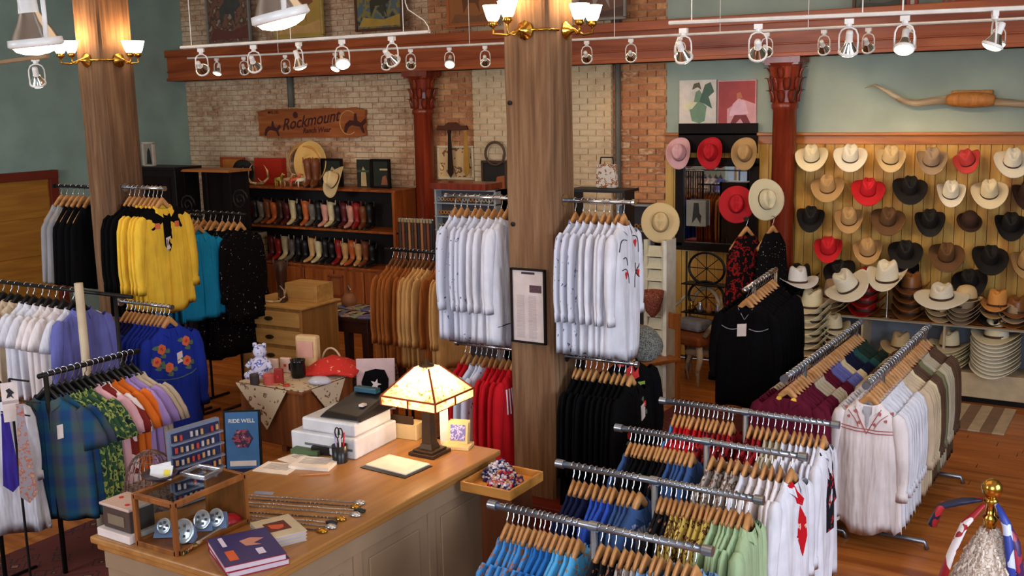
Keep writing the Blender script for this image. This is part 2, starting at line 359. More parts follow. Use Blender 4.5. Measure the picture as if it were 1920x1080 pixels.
# ================================================================== GARMENTS
def se(c, p): return math.copysign(abs(c)**p, c)
class Garment:
    """profile of a hanging garment: front faces -Y, hook at the origin"""
    def __init__(s, L=.80, sleeve='long', seed=0, hw=.225, hem=.245, th=.045, tails=.05, fold=.022, rag=0):
        s.L, s.sl, s.hw, s.hem, s.th, s.tails, s.fold = L, sleeve, hw, hem, th, tails, fold
        s.rag = rag; r = random.Random(seed); s.ph = r.uniform(0, 6); s.k = r.uniform(4, 6); s.ph2 = r.uniform(0, 6)
    def prof(s, z):   # half width, thickness
        top = -.150
        if z > -.225:
            u = min(1, max(0, (top-z)/.075)); return .09+(s.hw-.03-.09)*u**.9, .026+.014*u
        u = min(1, (-.225-z)/(s.L-.08)); v = min(1, (-.225-z)/.05)
        return (s.hw-.03)+.03*v+(s.hem-s.hw)*u, .040+(s.th-.04)*u+.01*sin(u*3)
    def foldy(s, x, z):
        u = min(1, max(0, (-.2-z)/(s.L-.085)))
        return s.fold*u*(sin(s.k*x/s.hw*1.5+s.ph)+.5*sin(s.k*2.3*x/s.hw+s.ph2+z*3))
    def front(s, x, z, off=.003):
        hw, th = s.prof(z); q = min(.999, abs(x)/hw); sy = (1-q**(2/.75))**.5
        return -th*sy**.75+s.foldy(x, z)-off
    def body(s):
        n = 28; rings = []
        zs = [-.150, -.163, -.18, -.20, -.225, -.243, -.27, -.31, -.36, -.42, -.49, -.57, -.65]
        bot = -.135-s.L; zs = [z for z in zs if z > bot+.05]; nz = 5
        last = zs[-1]; zs += [last+(bot-last)*(i+1)/nz for i in range(nz)]
        for z in zs:
            hw, th = s.prof(z); r = []
            for i in range(n):
                a = 2*pi*i/n; x = hw*se(cos(a), .75); y = th*se(sin(a), .75)
                zz = z
                if z < bot+.2: zz = z-max(0, 1-(z-bot)/.2)*(s.tails*cos(x/hw*pi)*.5+(s.rag*(abs(sin(a*3.5+s.ph))-.5) if s.rag else 0))
                r.append((x, y+s.foldy(x, z), zz))
            rings.append(r)
        # inner lip of the hem so that the shirt reads as hollow cloth
        lo = rings[-1]; rings.append([(x*.97, y*.8, z+.03) for x, y, z in lo])
        return MB().loft(rings, cap=False)
    def sleeve(s, side):
        if s.sl == 'long': pts = [(.178, -.205, .028, .03), (.202, -.235, .045, .048), (.218, -.31, .05, .056), (.236, -.42, .045, .05), (.250, -.54, .04, .045), (.252, -.63, .036, .042), (.250, -.70, .030, .034), (.251, -.705, .034, .039), (.252, -.765, .033, .039)]
        else: pts = [(.178, -.205, .028, .03), (.202, -.235, .045, .048), (.225, -.29, .05, .062), (.255, -.37, .048, .076), (.270, -.43, .045, .084)]
        r = random.Random(side+7); rings = []
        for i, (x, z, ty, tx) in enumerate(pts):
            ring = []
            d = Vector((pts[min(i+1, len(pts)-1)][0]-pts[max(0, i-1)][0], 0, pts[min(i+1, len(pts)-1)][1]-pts[max(0, i-1)][1])).normalized()
            nx = Vector((-d.z, 0, d.x))
            for j in range(12):
                a = 2*pi*j/12; w_ = tx*cos(a)+(.004*sin(3*a+i) if i > 1 else 0); h = ty*.8*sin(a)
                k = s.hw/.225
                ring.append(((x*k+nx.x*w_)*side, h-.02*(i/len(pts))**2, z+nx.z*w_))
            rings.append(ring)
        e = rings[-1]; c = Vector((0, 0, 0))
        for p in e: c += Vector(p)/12
        rings.append([tuple(c+(Vector(p)-c)*.85+Vector((0, 0, .02))) for p in e])
        return MB().loft(rings, cap=False)
    def collar(s):
        m = MB(); n = 12; lo = []; hi = []; out = []
        for i in range(n+1):
            a = -pi/2+.35+(2*pi-.7)*i/n
            fr = max(0, -sin(a)); lo.append((.086*cos(a), .028*sin(a), -.153-.02*fr)); hi.append((.080*cos(a), .030*sin(a), -.122-.03*fr))
            out.append((.102*cos(a), .042*sin(a)-.014*fr, -.163-.06*fr**3))
        m.loft([lo, hi, out], cap=False, closed=False)
        return m
    def placket(s):
        m = MB(); rings = []
        z = -.17
        while z > -.135-s.L+.03:
            rings.append([(-.015, s.front(-.015, z), z), (.015, s.front(.015, z), z), (.015, s.front(.015, z, -.004), z), (-.015, s.front(-.015, z, -.004), z)]); z -= .05
        return m.loft(rings)
    def patch(s, poly, off=.004, center=None):
        cx, cz = center or (sum(p[0] for p in poly)/len(poly), sum(p[1] for p in poly)/len(poly)); n = len(poly)
        f = lambda x, z: (x, s.front(x, z, off), z)
        vs = [f(cx, cz)]+[f(cx+(x-cx)*.5, cz+(z-cz)*.5) for x, z in poly]+[f(x, z) for x, z in poly]
        vs += [(v[0], v[1]+off+.002, v[2]) for v in vs[n+1:]]
        fs = []
        for i in range(n):
            k = (i+1) % n; fs += [(0, 1+i, 1+k), (1+i, 1+n+i, 1+n+k, 1+k), (1+n+i, 1+2*n+i, 1+2*n+k, 1+n+k)]
        return vs, fs
def circle(cx, cz, r, n=9, wob=0, ph=0, sx=1): return [(cx+sx*r*(1+wob*(i % 2))*cos(2*pi*i/n+ph), cz+r*(1+wob*(i % 2))*sin(2*pi*i/n+ph)) for i in range(n)]
GM = {}
GD = {  # kind -> Garment arguments
 'shirt': dict(L=.78), 'short': dict(L=.72, sleeve='short', tails=.0), 'longshirt': dict(L=.88, tails=.07), 'jacket': dict(L=.82, tails=0, th=.055, hw=.235, hem=.25),
 'dress': dict(L=1.0, sleeve='long', hw=.2, hem=.29, th=.06, tails=-.03, fold=.035, rag=.03), 'vest': dict(L=.55, sleeve=None, tails=.05, hw=.18, hem=.21), 'gown': dict(L=1.15, sleeve=None, hw=.17, hem=.30, th=.07, tails=0, fold=.03),
 'tunic': dict(L=.86, sleeve='long', hw=.205, hem=.245, tails=.05, fold=.028, rag=.05)}
def gmesh(kind, var):
    if (kind, var) not in GM:
        g = Garment(seed=hash((len(kind), var)) % 997, **GD[kind]); g.sl = GD[kind].get('sleeve', 'long')
        d = {'g': g, 'torso': g.body().mesh('torso', True), 'collar': g.collar().mesh('collar', False)}
        if g.sl: d['sleeve'] = [g.sleeve(1).mesh('sleeve', True), g.sleeve(-1).mesh('sleeve', True)]
        d['placket'] = g.placket().mesh('placket', False)
        GM[(kind, var)] = d
    return GM[(kind, var)]
def hanger_meshes():
    w_ = MB(); rings = []
    for i in range(13):
        x = -.19+.38*i/12; q = abs(x)/.19
        zc = -.074-.22*q**1.15; h = .026+.024*(1-q); y = .02*q*q+.0
        rings.append([(x, y-.012-.004*q, zc-h), (x, y+.012+.004*q, zc-h), (x, y+.013, zc-.004), (x, y+.006, zc+.006), (x, y-.006, zc+.006), (x, y-.013, zc-.004)])
    w_.loft(rings)
    hk = MB(); pth = [(0, 0, -.09), (0, 0, -.045)]+[(.024*cos(a), 0, -.004+.024*sin(a)) for a in [(-90+27*i)*pi/180 for i in range(9)]]
    pth = [(0, 0, -.09), (0, 0, -.055), (.012, 0, -.04)]+[(.022*cos(a), 0, .0+.022*sin(a)) for a in [rad(-50+30*i) for i in range(8)]]
    hk.tube(pth, .0034, 6)
    return w_.mesh('bow', True), hk.mesh('hook', True)
HB, HK = hanger_meshes()
RW = random.Random(11)
def hang(kind, mat, loc, rz, label, group, hlabel, hgroup, ys=1.0, sc=1.0, trims=None, simple=False, hmat=None, tilt=0, noun=None, zoff=0):
    var = RW.randrange(3)
    d = gmesh(kind, var)
    nm = noun or {'longshirt': 'shirt', 'short': 'shirt', 'jacket': 'jacket', 'dress': 'dress', 'vest': 'vest', 'gown': 'dress', 'tunic': 'blouse'}.get(kind, 'shirt')
    tw = rz+RW.uniform(-.11, .11)+tilt; dz = -.017+zoff
    h = T('clothes_hanger', hlabel, 'hanger', (loc[0], loc[1], loc[2]-.002), tw, hgroup)
    obj('bow', HB, hmat or HW, h).scale = (1, max(.65, ys), 1); obj('hook', HK, CH, h)
    t = T(nm, label, nm, (loc[0], loc[1], loc[2]), tw, group, scale=(sc, ys, sc))
    obj('torso', d['torso'], mat, t)
    if 'sleeve' in d:
        for m in d['sleeve']: obj('sleeve', m, mat, t)
    if kind not in ('gown',): obj('collar', d['collar'], (trims or {}).get('collar', mat), t)
    if not simple and kind not in ('gown', 'dress', 'tunic'): obj('placket', d['placket'], (trims or {}).get('placket', mat), t)
    g = d['g']
    for (pn, polys, pm) in (trims or {}).get('patch', []):
        m = MB()
        for q in polys: m.add(*g.patch(q))
        o = m.build(pn, pm, t)
        if len(polys) > 1: o['kind'] = 'stuff'
    return t
def rail_items(p0, p1, seq, rz, where, group, hgroup, ys=.6, sc=1.0, frm='left end', simple=True, zoff=0, hmat=None, last=None, jit=.15):
    """seq: list of (kind, material, words, n[, trims]); laid from p0 to p1"""
    flat = []; nn = sum(it[3] for it in seq); ys = max(.42, min(ys, (Vector(p1)-Vector(p0)).length/nn/.095))
    for it in seq:
        for _ in range(it[3]): flat.append(it)
    n = len(flat); p0 = Vector(p0); p1 = Vector(p1); out = []
    cnt = {}
    for i, it in enumerate(flat):
        u = (i+.5)/n+RW.uniform(-jit, jit)/n; p = p0.lerp(p1, u)
        a = 0
        end = last is not None and i == n-1
        t = hang(it[0], it[1], p, rz, f"{it[2]}, {ORD[i]} from {frm} of {where}", group,
             f"wooden hanger, {ORD[i]} from {frm} of {where}", hgroup, ys=(1.0 if end else ys), sc=sc, trims=(last if end and last else (it[4] if len(it) > 4 else None)), simple=(simple and not end), zoff=zoff, hmat=hmat, noun=it[5] if len(it) > 5 else None)
        out.append(t)
    return out
C = lambda n, col, **k: M('cloth_'+n, col, .9, kind=k.pop('kind', 'cloth'), spec=.08, **k)
BKH = M('black_hanger', (18, 16, 16), .35)
white = C('white', (218, 217, 226)); offw = C('off_white', (220, 214, 206)); suede = C('suede', (150, 86, 40)); tan = C('tan', (196, 148, 90)); black = C('black', (11, 10, 12))
yellow = C('yellow', (238, 190, 62)); royal = C('royal', (34, 52, 150)); turq = C('turquoise', (30, 140, 188)); peri = C('periwinkle', (104, 106, 172)); navy = C('navy', (26, 30, 58))
plaid = C('plaid', (36, 78, 104), kind='plaid', c2=(92, 92, 62), c3=(34, 50, 110), scale=.6); greenp = C('green_print', (54, 82, 58), kind='print', c2=(150, 160, 84), c3=(34, 44, 50))
orangec = C('orange', (224, 112, 40)); cow = C('cow', (226, 206, 198), kind='cow', c2=(128, 44, 38), thr=.52); lilac = C('lilac', (170, 140, 196)); beige = C('beige', (200, 178, 150))
floral = C('blue_floral', (70, 132, 190), kind='print', c2=(146, 96, 74), c3=(190, 208, 222), thr=.56); denim = C('denim', (58, 84, 130)); grey = C('grey', (148, 146, 148)); red = C('red', (186, 26, 34))
maroon = C('maroon', (92, 24, 44)); ltblue = C('light_blue', (128, 168, 206)); dgreen = C('dark_green', (38, 54, 48)); brown = C('brown', (92, 68, 54)); khaki = C('khaki', (184, 172, 148))
mint = C('mint', (168, 192, 150)); yprint = C('yellow_print', (196, 168, 84), kind='print', c2=(92, 60, 40), c3=(228, 208, 130), thr=.5); azure = C('azure', (42, 104, 170)); skyp = C('sky_print', (84, 160, 206), kind='print', c2=(150, 120, 96), c3=(200, 220, 230), thr=.58)
greyp = C('grey_print', (168, 158, 150), kind='print', c2=(110, 80, 66), c3=(210, 206, 200), thr=.52); blackp = C('black_print', (28, 26, 28), kind='print', c2=(140, 90, 70), c3=(190, 180, 170), thr=.62); rprint = C('red_print', (150, 34, 38), kind='print', c2=(34, 24, 24), c3=(206, 160, 140), thr=.55)
redblk = C('red_black_print', (20, 14, 16), kind='print', c2=(140, 28, 24), c3=(70, 22, 20), thr=.52, scale=1.1); pink = C('pink', (224, 168, 172)); sequin = C('sequin', (16, 14, 16), kind='print', c2=(16, 14, 16), c3=(170, 160, 150), thr=.56, scale=2.4); ivory = C('ivory', (228, 218, 218)); olive = C('olive', (120, 118, 88)); blueb = C('bright_blue', (52, 84, 176))
dkpat = C('dark_pattern', (40, 30, 34), kind='print', c2=(90, 60, 60), thr=.55); whemb = C('white_embroidered', (206, 208, 222), kind='print', c2=(96, 104, 136), c3=(206, 208, 222), thr=.67, scale=1.4)
cream_c = C('cream', (214, 198, 160))
redthr = M('red_thread', (200, 40, 36), .7); blkthr = M('black_thread', (34, 34, 44), .7); grnthr = M('green_thread', (84, 108, 84), .7); orthr = M('orange_rose', (214, 106, 66), .7); tagm = M('tag_paper', (226, 210, 204), .7)
TAG = lambda x, z, w_=.045, h=.075: ('price_tag', [[(x-w_/2, z-h/2-.01), (x+w_/2, z-h/2), (x+w_/2, z+h/2), (x-w_/2, z+h/2-.01)]], tagm)
def vine(x0, z0, x1, z1, r=.004, bow=.05, n=6):
    out = []; dx, dz = x1-x0, z1-z0; L = math.hypot(dx, dz); nx, nz = -dz/L, dx/L; pts = []
    for i in range(n+1):
        u = i/n; b = bow*sin(pi*u); pts.append((x0+dx*u+nx*b, z0+dz*u+nz*b))
    for a, b in zip(pts, pts[1:]):
        ex, ez = b[0]-a[0], b[1]-a[1]; l = math.hypot(ex, ez) or 1; px, pz = -ez/l*r, ex/l*r
        out.append([(a[0]-px, a[1]-pz), (b[0]-px, b[1]-pz), (b[0]+px, b[1]+pz), (a[0]+px, a[1]+pz)])
    return out
ROSES = [(.10, -.26), (-.11, -.28), (.09, -.40), (-.06, -.42), (-.16, -.36)]
embr_blue = [('embroidered_rose', [circle(x, z, .034, 12, .12) for x, z in ROSES], orthr), ('rose_centre', [circle(x, z, .014, 8) for x, z in ROSES], redthr),
  ('embroidered_leaves', [circle(x+dx, z+dz, .014, 6, .4, sx=1.6) for x, z in ROSES for dx, dz in ((.045, -.02), (-.045, .015), (.01, -.05))]+sum([vine(-.18, -.48, .18, -.48, .003, -.03)], []), grnthr), TAG(.035, -.36)]
embr_white = [('embroidered_hearts', [[(x, z-.028), (x+.026, z+.01), (x+.014, z+.024), (x, z+.012), (x-.014, z+.024), (x-.026, z+.01)] for x, z in ((.08, -.27), (-.07, -.46), (.11, -.47))], redthr),
  ('embroidered_vines', sum([vine(-.17, -.30, -.05, -.24, .0025, .04), vine(.15, -.34, .05, -.22, .0025, -.05), vine(-.15, -.42, -.03, -.52, .0025, .05), vine(.17, -.42, .05, -.56, .0025, -.05), vine(-.12, -.35, -.05, -.40, .0025, .03), vine(.13, -.50, .07, -.40, .0025, .03)], []), blkthr)]
yoke = [[(-.205, -.165), (-.10, -.135), (0, -.20), (.10, -.135), (.205, -.165), (.21, -.25), (.13, -.30), (.06, -.24), (0, -.26), (-.06, -.24), (-.13, -.30), (-.21, -.25)]]
# ------------------------------------------------------------------ pipe racks
def pipe(m, a, b, r=.0165, n=10): return m.tube([a, b], r, n)
def xrack(y, x0, x1, z, label, foot=True):
    t = T('pipe_rack', label, 'clothes rack', ((x0+x1)/2, y, 0), 0, 'parallel pipe racks in the front right'); xm = (x0+x1)/2; L = Matrix.Translation((-xm, -y, 0))
    MB().tube([(x0, y, z), (x1, y, z)], .0165, 12, mx=L).build('rail', GALV, t, smooth=True)
    for xx in (x0, x1, xm): MB().tube([(xx-.022, y, z), (xx+.022, y, z)], .023, 12, mx=L).build('pipe_fitting', GALV, t, auto=True)
    MB().tube([(xm, y, z), (xm, y, .03)], .0165, 12, mx=L).build('upright', GALV, t, smooth=True)
    MB().tube([(xm, y-.28, .02), (xm, y+.28, .02)], .0165, 10, mx=L).build('foot', GALV, t, smooth=True)
    return t
RZ = 1.15; ys_ = [5.86, 5.24, 4.56, 3.92]
X0, X1, XM = -2.57, -1.52, -2.07
lab = ['back', 'third from the front', 'second from the front', 'front']
for y, l in zip(ys_, lab): xrack(y, X0, X1, RZ, f'galvanised pipe rack, {l} of the four parallel ones')
gr, hg = 'shirts on the four parallel pipe racks', 'wooden hangers on the four parallel pipe racks'
scarf_red = [('neck_scarf', [[(-.05, -.14), (-.01, -.25), (.03, -.28), (.045, -.25), (.0, -.19), (-.03, -.125)], [(.01, -.27), (.055, -.36), (.06, -.46), (.03, -.56), (-.01, -.44), (-.005, -.34)]], C('red_scarf', (190, 24, 34), kind='print', c2=(220, 190, 180), thr=.62))]
scarf_blk = [('neck_scarf', [[(-.07, -.14), (-.02, -.28), (.02, -.30), (.05, -.15), (.06, -.14), (.04, -.32), (.11, -.50), (.05, -.50), (.02, -.42), (.01, -.62), (-.05, -.62), (-.06, -.42), (-.04, -.32)]], C('black_scarf', (28, 30, 36), kind='print', c2=(190, 40, 44), c3=(170, 160, 150), thr=.6))]
for _s in (scarf_red, scarf_blk): _s[0] = (_s[0][0], [[(x*1.6, z) for x, z in q] for q in _s[0][1]], _s[0][2])
RK = PI2 = pi/2
def half(y, a, b, seq, where, **k): return rail_items((a, y, RZ), (b, y, RZ), seq, RK, where, gr, hg, **k)
half(ys_[0], X0+.06, XM-.04, [('shirt', floral, 'light blue patterned shirt', 1), ('shirt', red, 'red shirt', 6), ('shirt', rprint, 'dark red patterned shirt', 6)], 'back rack left half', ys=.5)
half(ys_[0], XM+.04, X1-.04, [('shirt', rprint, 'red and black patterned shirt', 3), ('shirt', khaki, 'pale striped shirt', 3), ('longshirt', white, 'white shirt', 6), ('longshirt', white, 'white shirt with dark scarf', 1), ], 'back rack right half', ys=.55, last={'patch': scarf_blk})
half(ys_[1], X0+.06, XM-.04, [('shirt', denim, 'blue denim shirt', 1), ('shirt', black, 'black shirt', 8), ('shirt', blackp, 'black patterned shirt', 1), ('shirt', denim, 'blue denim shirt', 5)], 'third rack left half', ys=.5)
half(ys_[1], XM+.04, X1-.04, [('shirt', greyp, 'grey patterned shirt', 4), ('longshirt', white, 'white shirt', 1), ('longshirt', ivory, 'ivory shirt', 4), ('longshirt', white, 'white shirt with red scarf', 1)], 'third rack right half', ys=.55, last={'patch': scarf_red})
half(ys_[2], X0+.06, XM-.04, [('shirt', navy, 'navy shirt with grey yoke', 4), ('shirt', blueb, 'navy shirt with blue yoke', 4), ('shirt', denim, 'denim jacket', 3), ('shirt', denim, 'denim shirt with paper label', 1)], 'second rack left half', ys=.5,
     last={'patch': [('paper_label', [[(-.12, -.42), (.12, -.42), (.12, -.2), (-.12, -.2)]], M('label_paper', (176, 190, 214), .7, kind='stripe', c2=(120, 134, 170), scale=1.5))]})
half(ys_[2], XM+.04, X1-.04, [('shirt', blackp, 'black and cream patterned shirt', 3), ('shirt', yprint, 'yellow patterned shirt', 8), ('longshirt', mint, 'pale green shirt', 5), ('longshirt', mint, 'pale green end shirt', 1)], 'second rack right half', ys=.55, last={'placket': mint})
half(ys_[3], X0+.06, XM-.04, [('shirt', floral, 'blue shirt with brown pictures', 6), ('shirt', azure, 'blue shirt with grey yoke', 4), ('shirt', skyp, 'sky blue patterned shirt', 4)], 'front rack left half', ys=.55)
half(ys_[3], XM+.04, X1-.04, [('shirt', blackp, 'dark patterned shirt', 3), ('shirt', greyp, 'grey patterned shirt', 3), ('shirt', ltblue, 'light blue shirt', 7)], 'front rack right half', ys=.55)
# --- two racks running away from the camera
def yrack(x, y0, y1, z, label):
    t = T('pipe_rack', label, 'clothes rack', (x, y0, 0), 0); L = Matrix.Translation((-x, -y0, 0))
    MB().tube([(x, y0, z), (x, y1, z)], .0185, 12, mx=L).build('rail', GALV, t, smooth=True)
    for yy in (y0+.45, y1-.15):
        MB().tube([(x, yy, z), (x, yy, .05)], .0165, 10, mx=L).build('upright', GALV, t, smooth=True)
        MB().tube([(x-.02, yy-.15, .05), (x+.34, yy-.15, .05), (x+.36, yy-.15, .0)], .0165, 10, mx=L).build('foot', GALV, t, smooth=True)
    for yy in (y0, y1): MB().tube([(x, yy-.02, z), (x, yy+.02, z)], .025, 12, mx=L).build('pipe_fitting', GALV, t, auto=True)
yrack(-2.08, 6.70, 8.70, RZ, 'long galvanised pipe rack running away, the left of two, with maroon shirts')
yrack(-1.57, 6.77, 8.76, RZ, 'long galvanised pipe rack running away, the right of two, with white blouses')
emb_m = [('yellow_loops', [circle(.05, -.16, .02, 8), circle(-.05, -.16, .02, 8)], M('yellow_thread', (230, 180, 60), .6))]
# laid far -> near so that the near one is the last
rail_items((-2.08, 8.62, RZ), (-2.08, 6.76, RZ), [('shirt', dgreen, 'dark green shirt', 5), ('shirt', C('teal', (44, 84, 84)), 'teal shirt with pale piping', 2), ('shirt', navy, 'navy shirt', 4), ('shirt', cream_c, 'cream shirt', 2), ('shirt', peri, 'lilac blue shirt', 4), ('shirt', maroon, 'maroon shirt', 3), ('shirt', khaki, 'pale khaki shirt', 4), ('shirt', maroon, 'maroon shirt', 6)], 0,
           'the left lengthwise rack', 'shirts on the left lengthwise rack', 'wooden hangers on the left lengthwise rack', ys=.8, frm='far end', last={'patch': emb_m})
cowhide = [('embroidered_flowers', [circle(x, z, .009, 6, .4) for x, z in ((.08, -.2), (-.08, -.2), (.12, -.24), (-.12, -.24), (.05, -.27), (-.05, -.27), (.15, -.19), (-.15, -.19))], M('rose_thread', (176, 96, 92), .7)),
           ('embroidered_band', vine(-.2, -.3, .2, -.3, .003, -.01)+vine(-.2, -.32, .2, -.32, .003, -.01)+vine(-.085, -.17, 0, -.34, .003, 0)+vine(.085, -.17, 0, -.34, .003, 0)+vine(-.13, -.2, -.05, -.3, .002, .01)+vine(.13, -.2, .05, -.3, .002, -.01), M('rose_thread', (176, 96, 92), .7)),
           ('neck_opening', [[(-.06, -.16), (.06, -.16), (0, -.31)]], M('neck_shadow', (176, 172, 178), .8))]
rail_items((-1.57, 8.68, RZ), (-1.57, 6.84, RZ), [('longshirt', brown, 'taupe jacket', 4), ('longshirt', khaki, 'khaki blouse', 4), ('longshirt', olive, 'olive blouse', 2), ('longshirt', brown, 'dark brown blouse', 3), ('longshirt', cream_c, 'cream blouse', 1), ('longshirt', beige, 'beige blouse', 4), ('tunic', white, 'white blouse', 9), ('tunic', ivory, 'white blouse with dusty pink embroidery', 1)], 0,
           'the right lengthwise rack', 'blouses on the right lengthwise rack', 'wooden hangers on the right lengthwise rack', ys=.9, frm='far end', last={'patch': cowhide})
# --- double-hung bars fixed to the middle post
def bar(label, a, b, r=.014, flange=True, mat=None, stand=None):
    t = T('hanging_bar', label, 'hanging bar', a); A = Vector(a); L = Matrix.Translation(-A)
    MB().tube([a, b], r, 12, mx=L).build('rod', mat or CH, t, smooth=True)
    d = (Vector(b)-A).normalized()
    MB().tube([a, tuple(A+d*.012)], .04, 14, mx=L).build('flange', mat or CH, t, auto=True)
    MB().tube([b, tuple(Vector(b)+d*.02)], r*1.5, 12, mx=L).build('end_cap', mat or CH, t, auto=True)
    return t
xL, xR = P1X, P1X+PS; yb = 6.18
bar('chrome bar high on the left side of the middle post', (xL, yb, 2.33), (xL-.60, yb, 2.33))
bar('chrome bar high on the right side of the middle post', (xR, yb, 2.33), (xR+.50, yb, 2.33))
bar('chrome bar low on the left side of the middle post', (xL, yb, 1.27), (xL-.55, yb, 1.27))
bar('chrome bar low on the right side of the middle post', (xR, yb, 1.27), (xR+.52, yb, 1.27))
pg = 'garments on the middle post bars'; ph_ = 'wooden hangers on the middle post bars'
rail_items((xL-.57, yb, 2.33), (xL-.07, yb, 2.33), [('longshirt', whemb, 'faintly blue-embroidered white shirt', 5), ('longshirt', white, 'white western shirt', 4)], RK, 'the middle post high left bar', pg, ph_, ys=.75, sc=1.0, last={'patch': [('piping', vine(-.2, -.86, .2, -.86, .002, .0), blkthr)]})
rail_items((xR+.06, yb, 2.33), (xR+.47, yb, 2.33), [('longshirt', whemb, 'dark-embroidered white shirt', 3), ('longshirt', white, 'white western shirt', 4), ('longshirt', white, 'white shirt with red hearts', 1)], RK, 'the middle post high right bar', pg, ph_, ys=.8, last={'patch': embr_white})
redcow = [('fringe', [[(x, -.24-.02*abs(x)), (x+.012, -.24-.02*abs(x)), (x+.008, -.42), (x+.002, -.42)] for x in [-.18+.03*i for i in range(13)]], white)]
rail_items((xL-.52, yb, 1.27), (xL-.05, yb, 1.27), [('jacket', red, 'red western jacket', 2), ('jacket', whemb, 'white and red jacket', 3), ('jacket', red, 'red western jacket', 3), ('jacket', red, 'white-fringed red jacket', 2, {'patch': redcow})], RK, 'the middle post low left bar', pg, ph_, ys=.7, last={'patch': redcow})
bl_emb = [('embroidered_flowers', [circle(x, z, .02, 8, .3) for x, z in ((-.12, -.45), (-.14, -.55), (.13, -.3), (-.1, -.7))], redthr), ('embroidered_leaves', [circle(x, z, .014, 6, .4) for x, z in ((-.14, -.5), (-.1, -.6), (.15, -.36), (.1, -.26))], grnthr), TAG(.1, -.34, .07, .1)]
rail_items((xR+.05, yb, 1.27), (xR+.50, yb, 1.27), [('longshirt', black, 'black embroidered shirt', 10), ('longshirt', black, 'tagged black embroidered shirt', 1, {'patch': bl_emb})], RK, 'the middle post low right bar', pg, ph_, ys=.7, last={'patch': bl_emb})
# black dress with red flower right of it
flw_p = [('red_flower', [circle(.02, -.22, .05, 12, .3)], redthr), ('red_bud', [circle(-.06, -.15, .025, 8, .2)], redthr), ('leaves', [circle(.09, -.32, .03, 8, .5), circle(-.05, -.26, .02, 6, .4)], M('leaf_thread', (140, 170, 70), .7))]
pdr = PY(1175, 640, 6.55); bar('short chrome arm holding a black dress behind the right side garments', (pdr.x-.25, pdr.y, pdr.z), (pdr.x+.05, pdr.y, pdr.z))
hang('longshirt', black, pdr, .9, 'black dress with a big red flower and green leaves, right of the black shirts', None, 'wooden hanger holding the black dress with a red flower', None, trims={'patch': flw_p}, noun='dress')
# --- brown suede rack
t0 = PZ(700, 462, 1.72); yb2 = 7.5
bx0 = PY(735, 468, yb2); bx1 = PY(840, 470, yb2)
zb = bx0.z
def stand_rack(label, x0, x1, y, z, mat=None, ornate=True):
    t = T('garment_rack', label, 'clothes rack', (x0, y, 0)); m_ = mat or BLKM
    MB().tube([(0, 0, z), (x1-x0, 0, z)], .014, 10).build('rail', m_, t, smooth=True)
    for xx in (0, x1-x0):
        xx = min(max(xx, .22), x1-x0-.22); MB().tube([(xx, .03, z+.0), (xx, .03, .02)], .014, 10).build('upright', m_, t, smooth=True)
        MB().tube([(xx, -.25, .015), (xx, .25, .015)], .014, 8).build('foot', m_, t, smooth=True)
    return t
stand_rack('dark rack of brown suede jackets left of the white shirts', bx0.x-.08, bx1.x+.1, yb2, zb)
rail_items((bx0.x-.02, yb2, zb), (bx1.x+.05, yb2, zb), [('jacket', suede, 'brown suede jacket', 6), ('jacket', tan, 'tan suede jacket', 4), ('jacket', suede, 'brown suede jacket', 2), ('jacket', tan, 'tan suede jacket', 2)], RK, 'the suede rack', 'suede jackets on one rack', 'wooden hangers on the suede rack', hmat=M('dark_hanger', (110, 66, 34), .4), ys=.8, sc=1.05)
# --- left post bars: vests left, black and yellow right
px = P2X+PS2; ypb = P2Y+.12; q = PY(262, 352, ypb); zy = q.z
bar('chrome bar high on the right side of the left post', (px, ypb, zy), (px+.50, ypb, zy))
yemb = {'collar': yellow, 'patch': [('black_yoke', yoke, black), ('rose_trim', [circle(.09, -.27, .022, 8, .3), circle(-.09, -.27, .022, 8, .3)], orthr), ('black_centre', [[(-.035, -.2), (.035, -.2), (.04, -.42), (0, -.48), (-.04, -.42)]], black), TAG(.0, -.4, .055, .09), ]}
rail_items((px+.04, ypb, zy), (px+.50, ypb, zy), [('jacket', black, 'black jacket', 3), ('shirt', yellow, 'yellow shirt with black yoke', 5, yemb), ], RK, 'the left post bar', 'yellow and black shirts on the left post', 'hangers on the left post', ys=.8, sc=1.14, last=yemb)
qv = PY(145, 350, ypb)
bar('dark bar on the left side of the left post holding vests', (P2X, ypb, qv.z), (P2X-.62, ypb, qv.z), mat=BLKM)
rail_items((P2X-.58, ypb, qv.z), (P2X-.1, ypb, qv.z), [('vest', grey, 'grey backed black vest', 2), ('vest', black, 'black vest', 4)], RK, 'the vest bar', 'vests left of the left post', 'wooden hangers with vests', ys=.9, sc=1.3)
# --- royal blue shirts below
pb = PZ(312, 575, 1.45); bar('chrome bar with royal blue shirts beside the left post', (pb.x-.55, pb.y, pb.z), (pb.x+.05, pb.y, pb.z))
rail_items((pb.x-.50, pb.y, pb.z), (pb.x+.04, pb.y, pb.z), [('longshirt', C('deep_navy', (24, 26, 70)), 'dark navy shirt', 4), ('longshirt', royal, 'royal blue shirt', 5), ('longshirt', royal, 'royal blue shirt with orange roses', 2, {'patch': embr_blue})], RK, 'the royal blue row', 'blue shirts beside the left post', 'wooden hangers of the royal blue row', ys=.75, sc=1.12, last={'patch': embr_blue})
# --- turquoise shirts
pt = PZ(370, 405, 1.98); stand_rack('black rack holding turquoise shirts', pt.x-.5, pt.x+.06, pt.y, pt.z)
rail_items((pt.x-.40, pt.y, pt.z), (pt.x+.02, pt.y, pt.z), [('short', ltblue, 'pale blue shirt', 2), ('short', turq, 'turquoise shirt', 4)], RK, 'the turquoise row', 'turquoise shirts behind the yellow ones', 'hangers of the turquoise row', ys=.9, sc=1.15, last={})
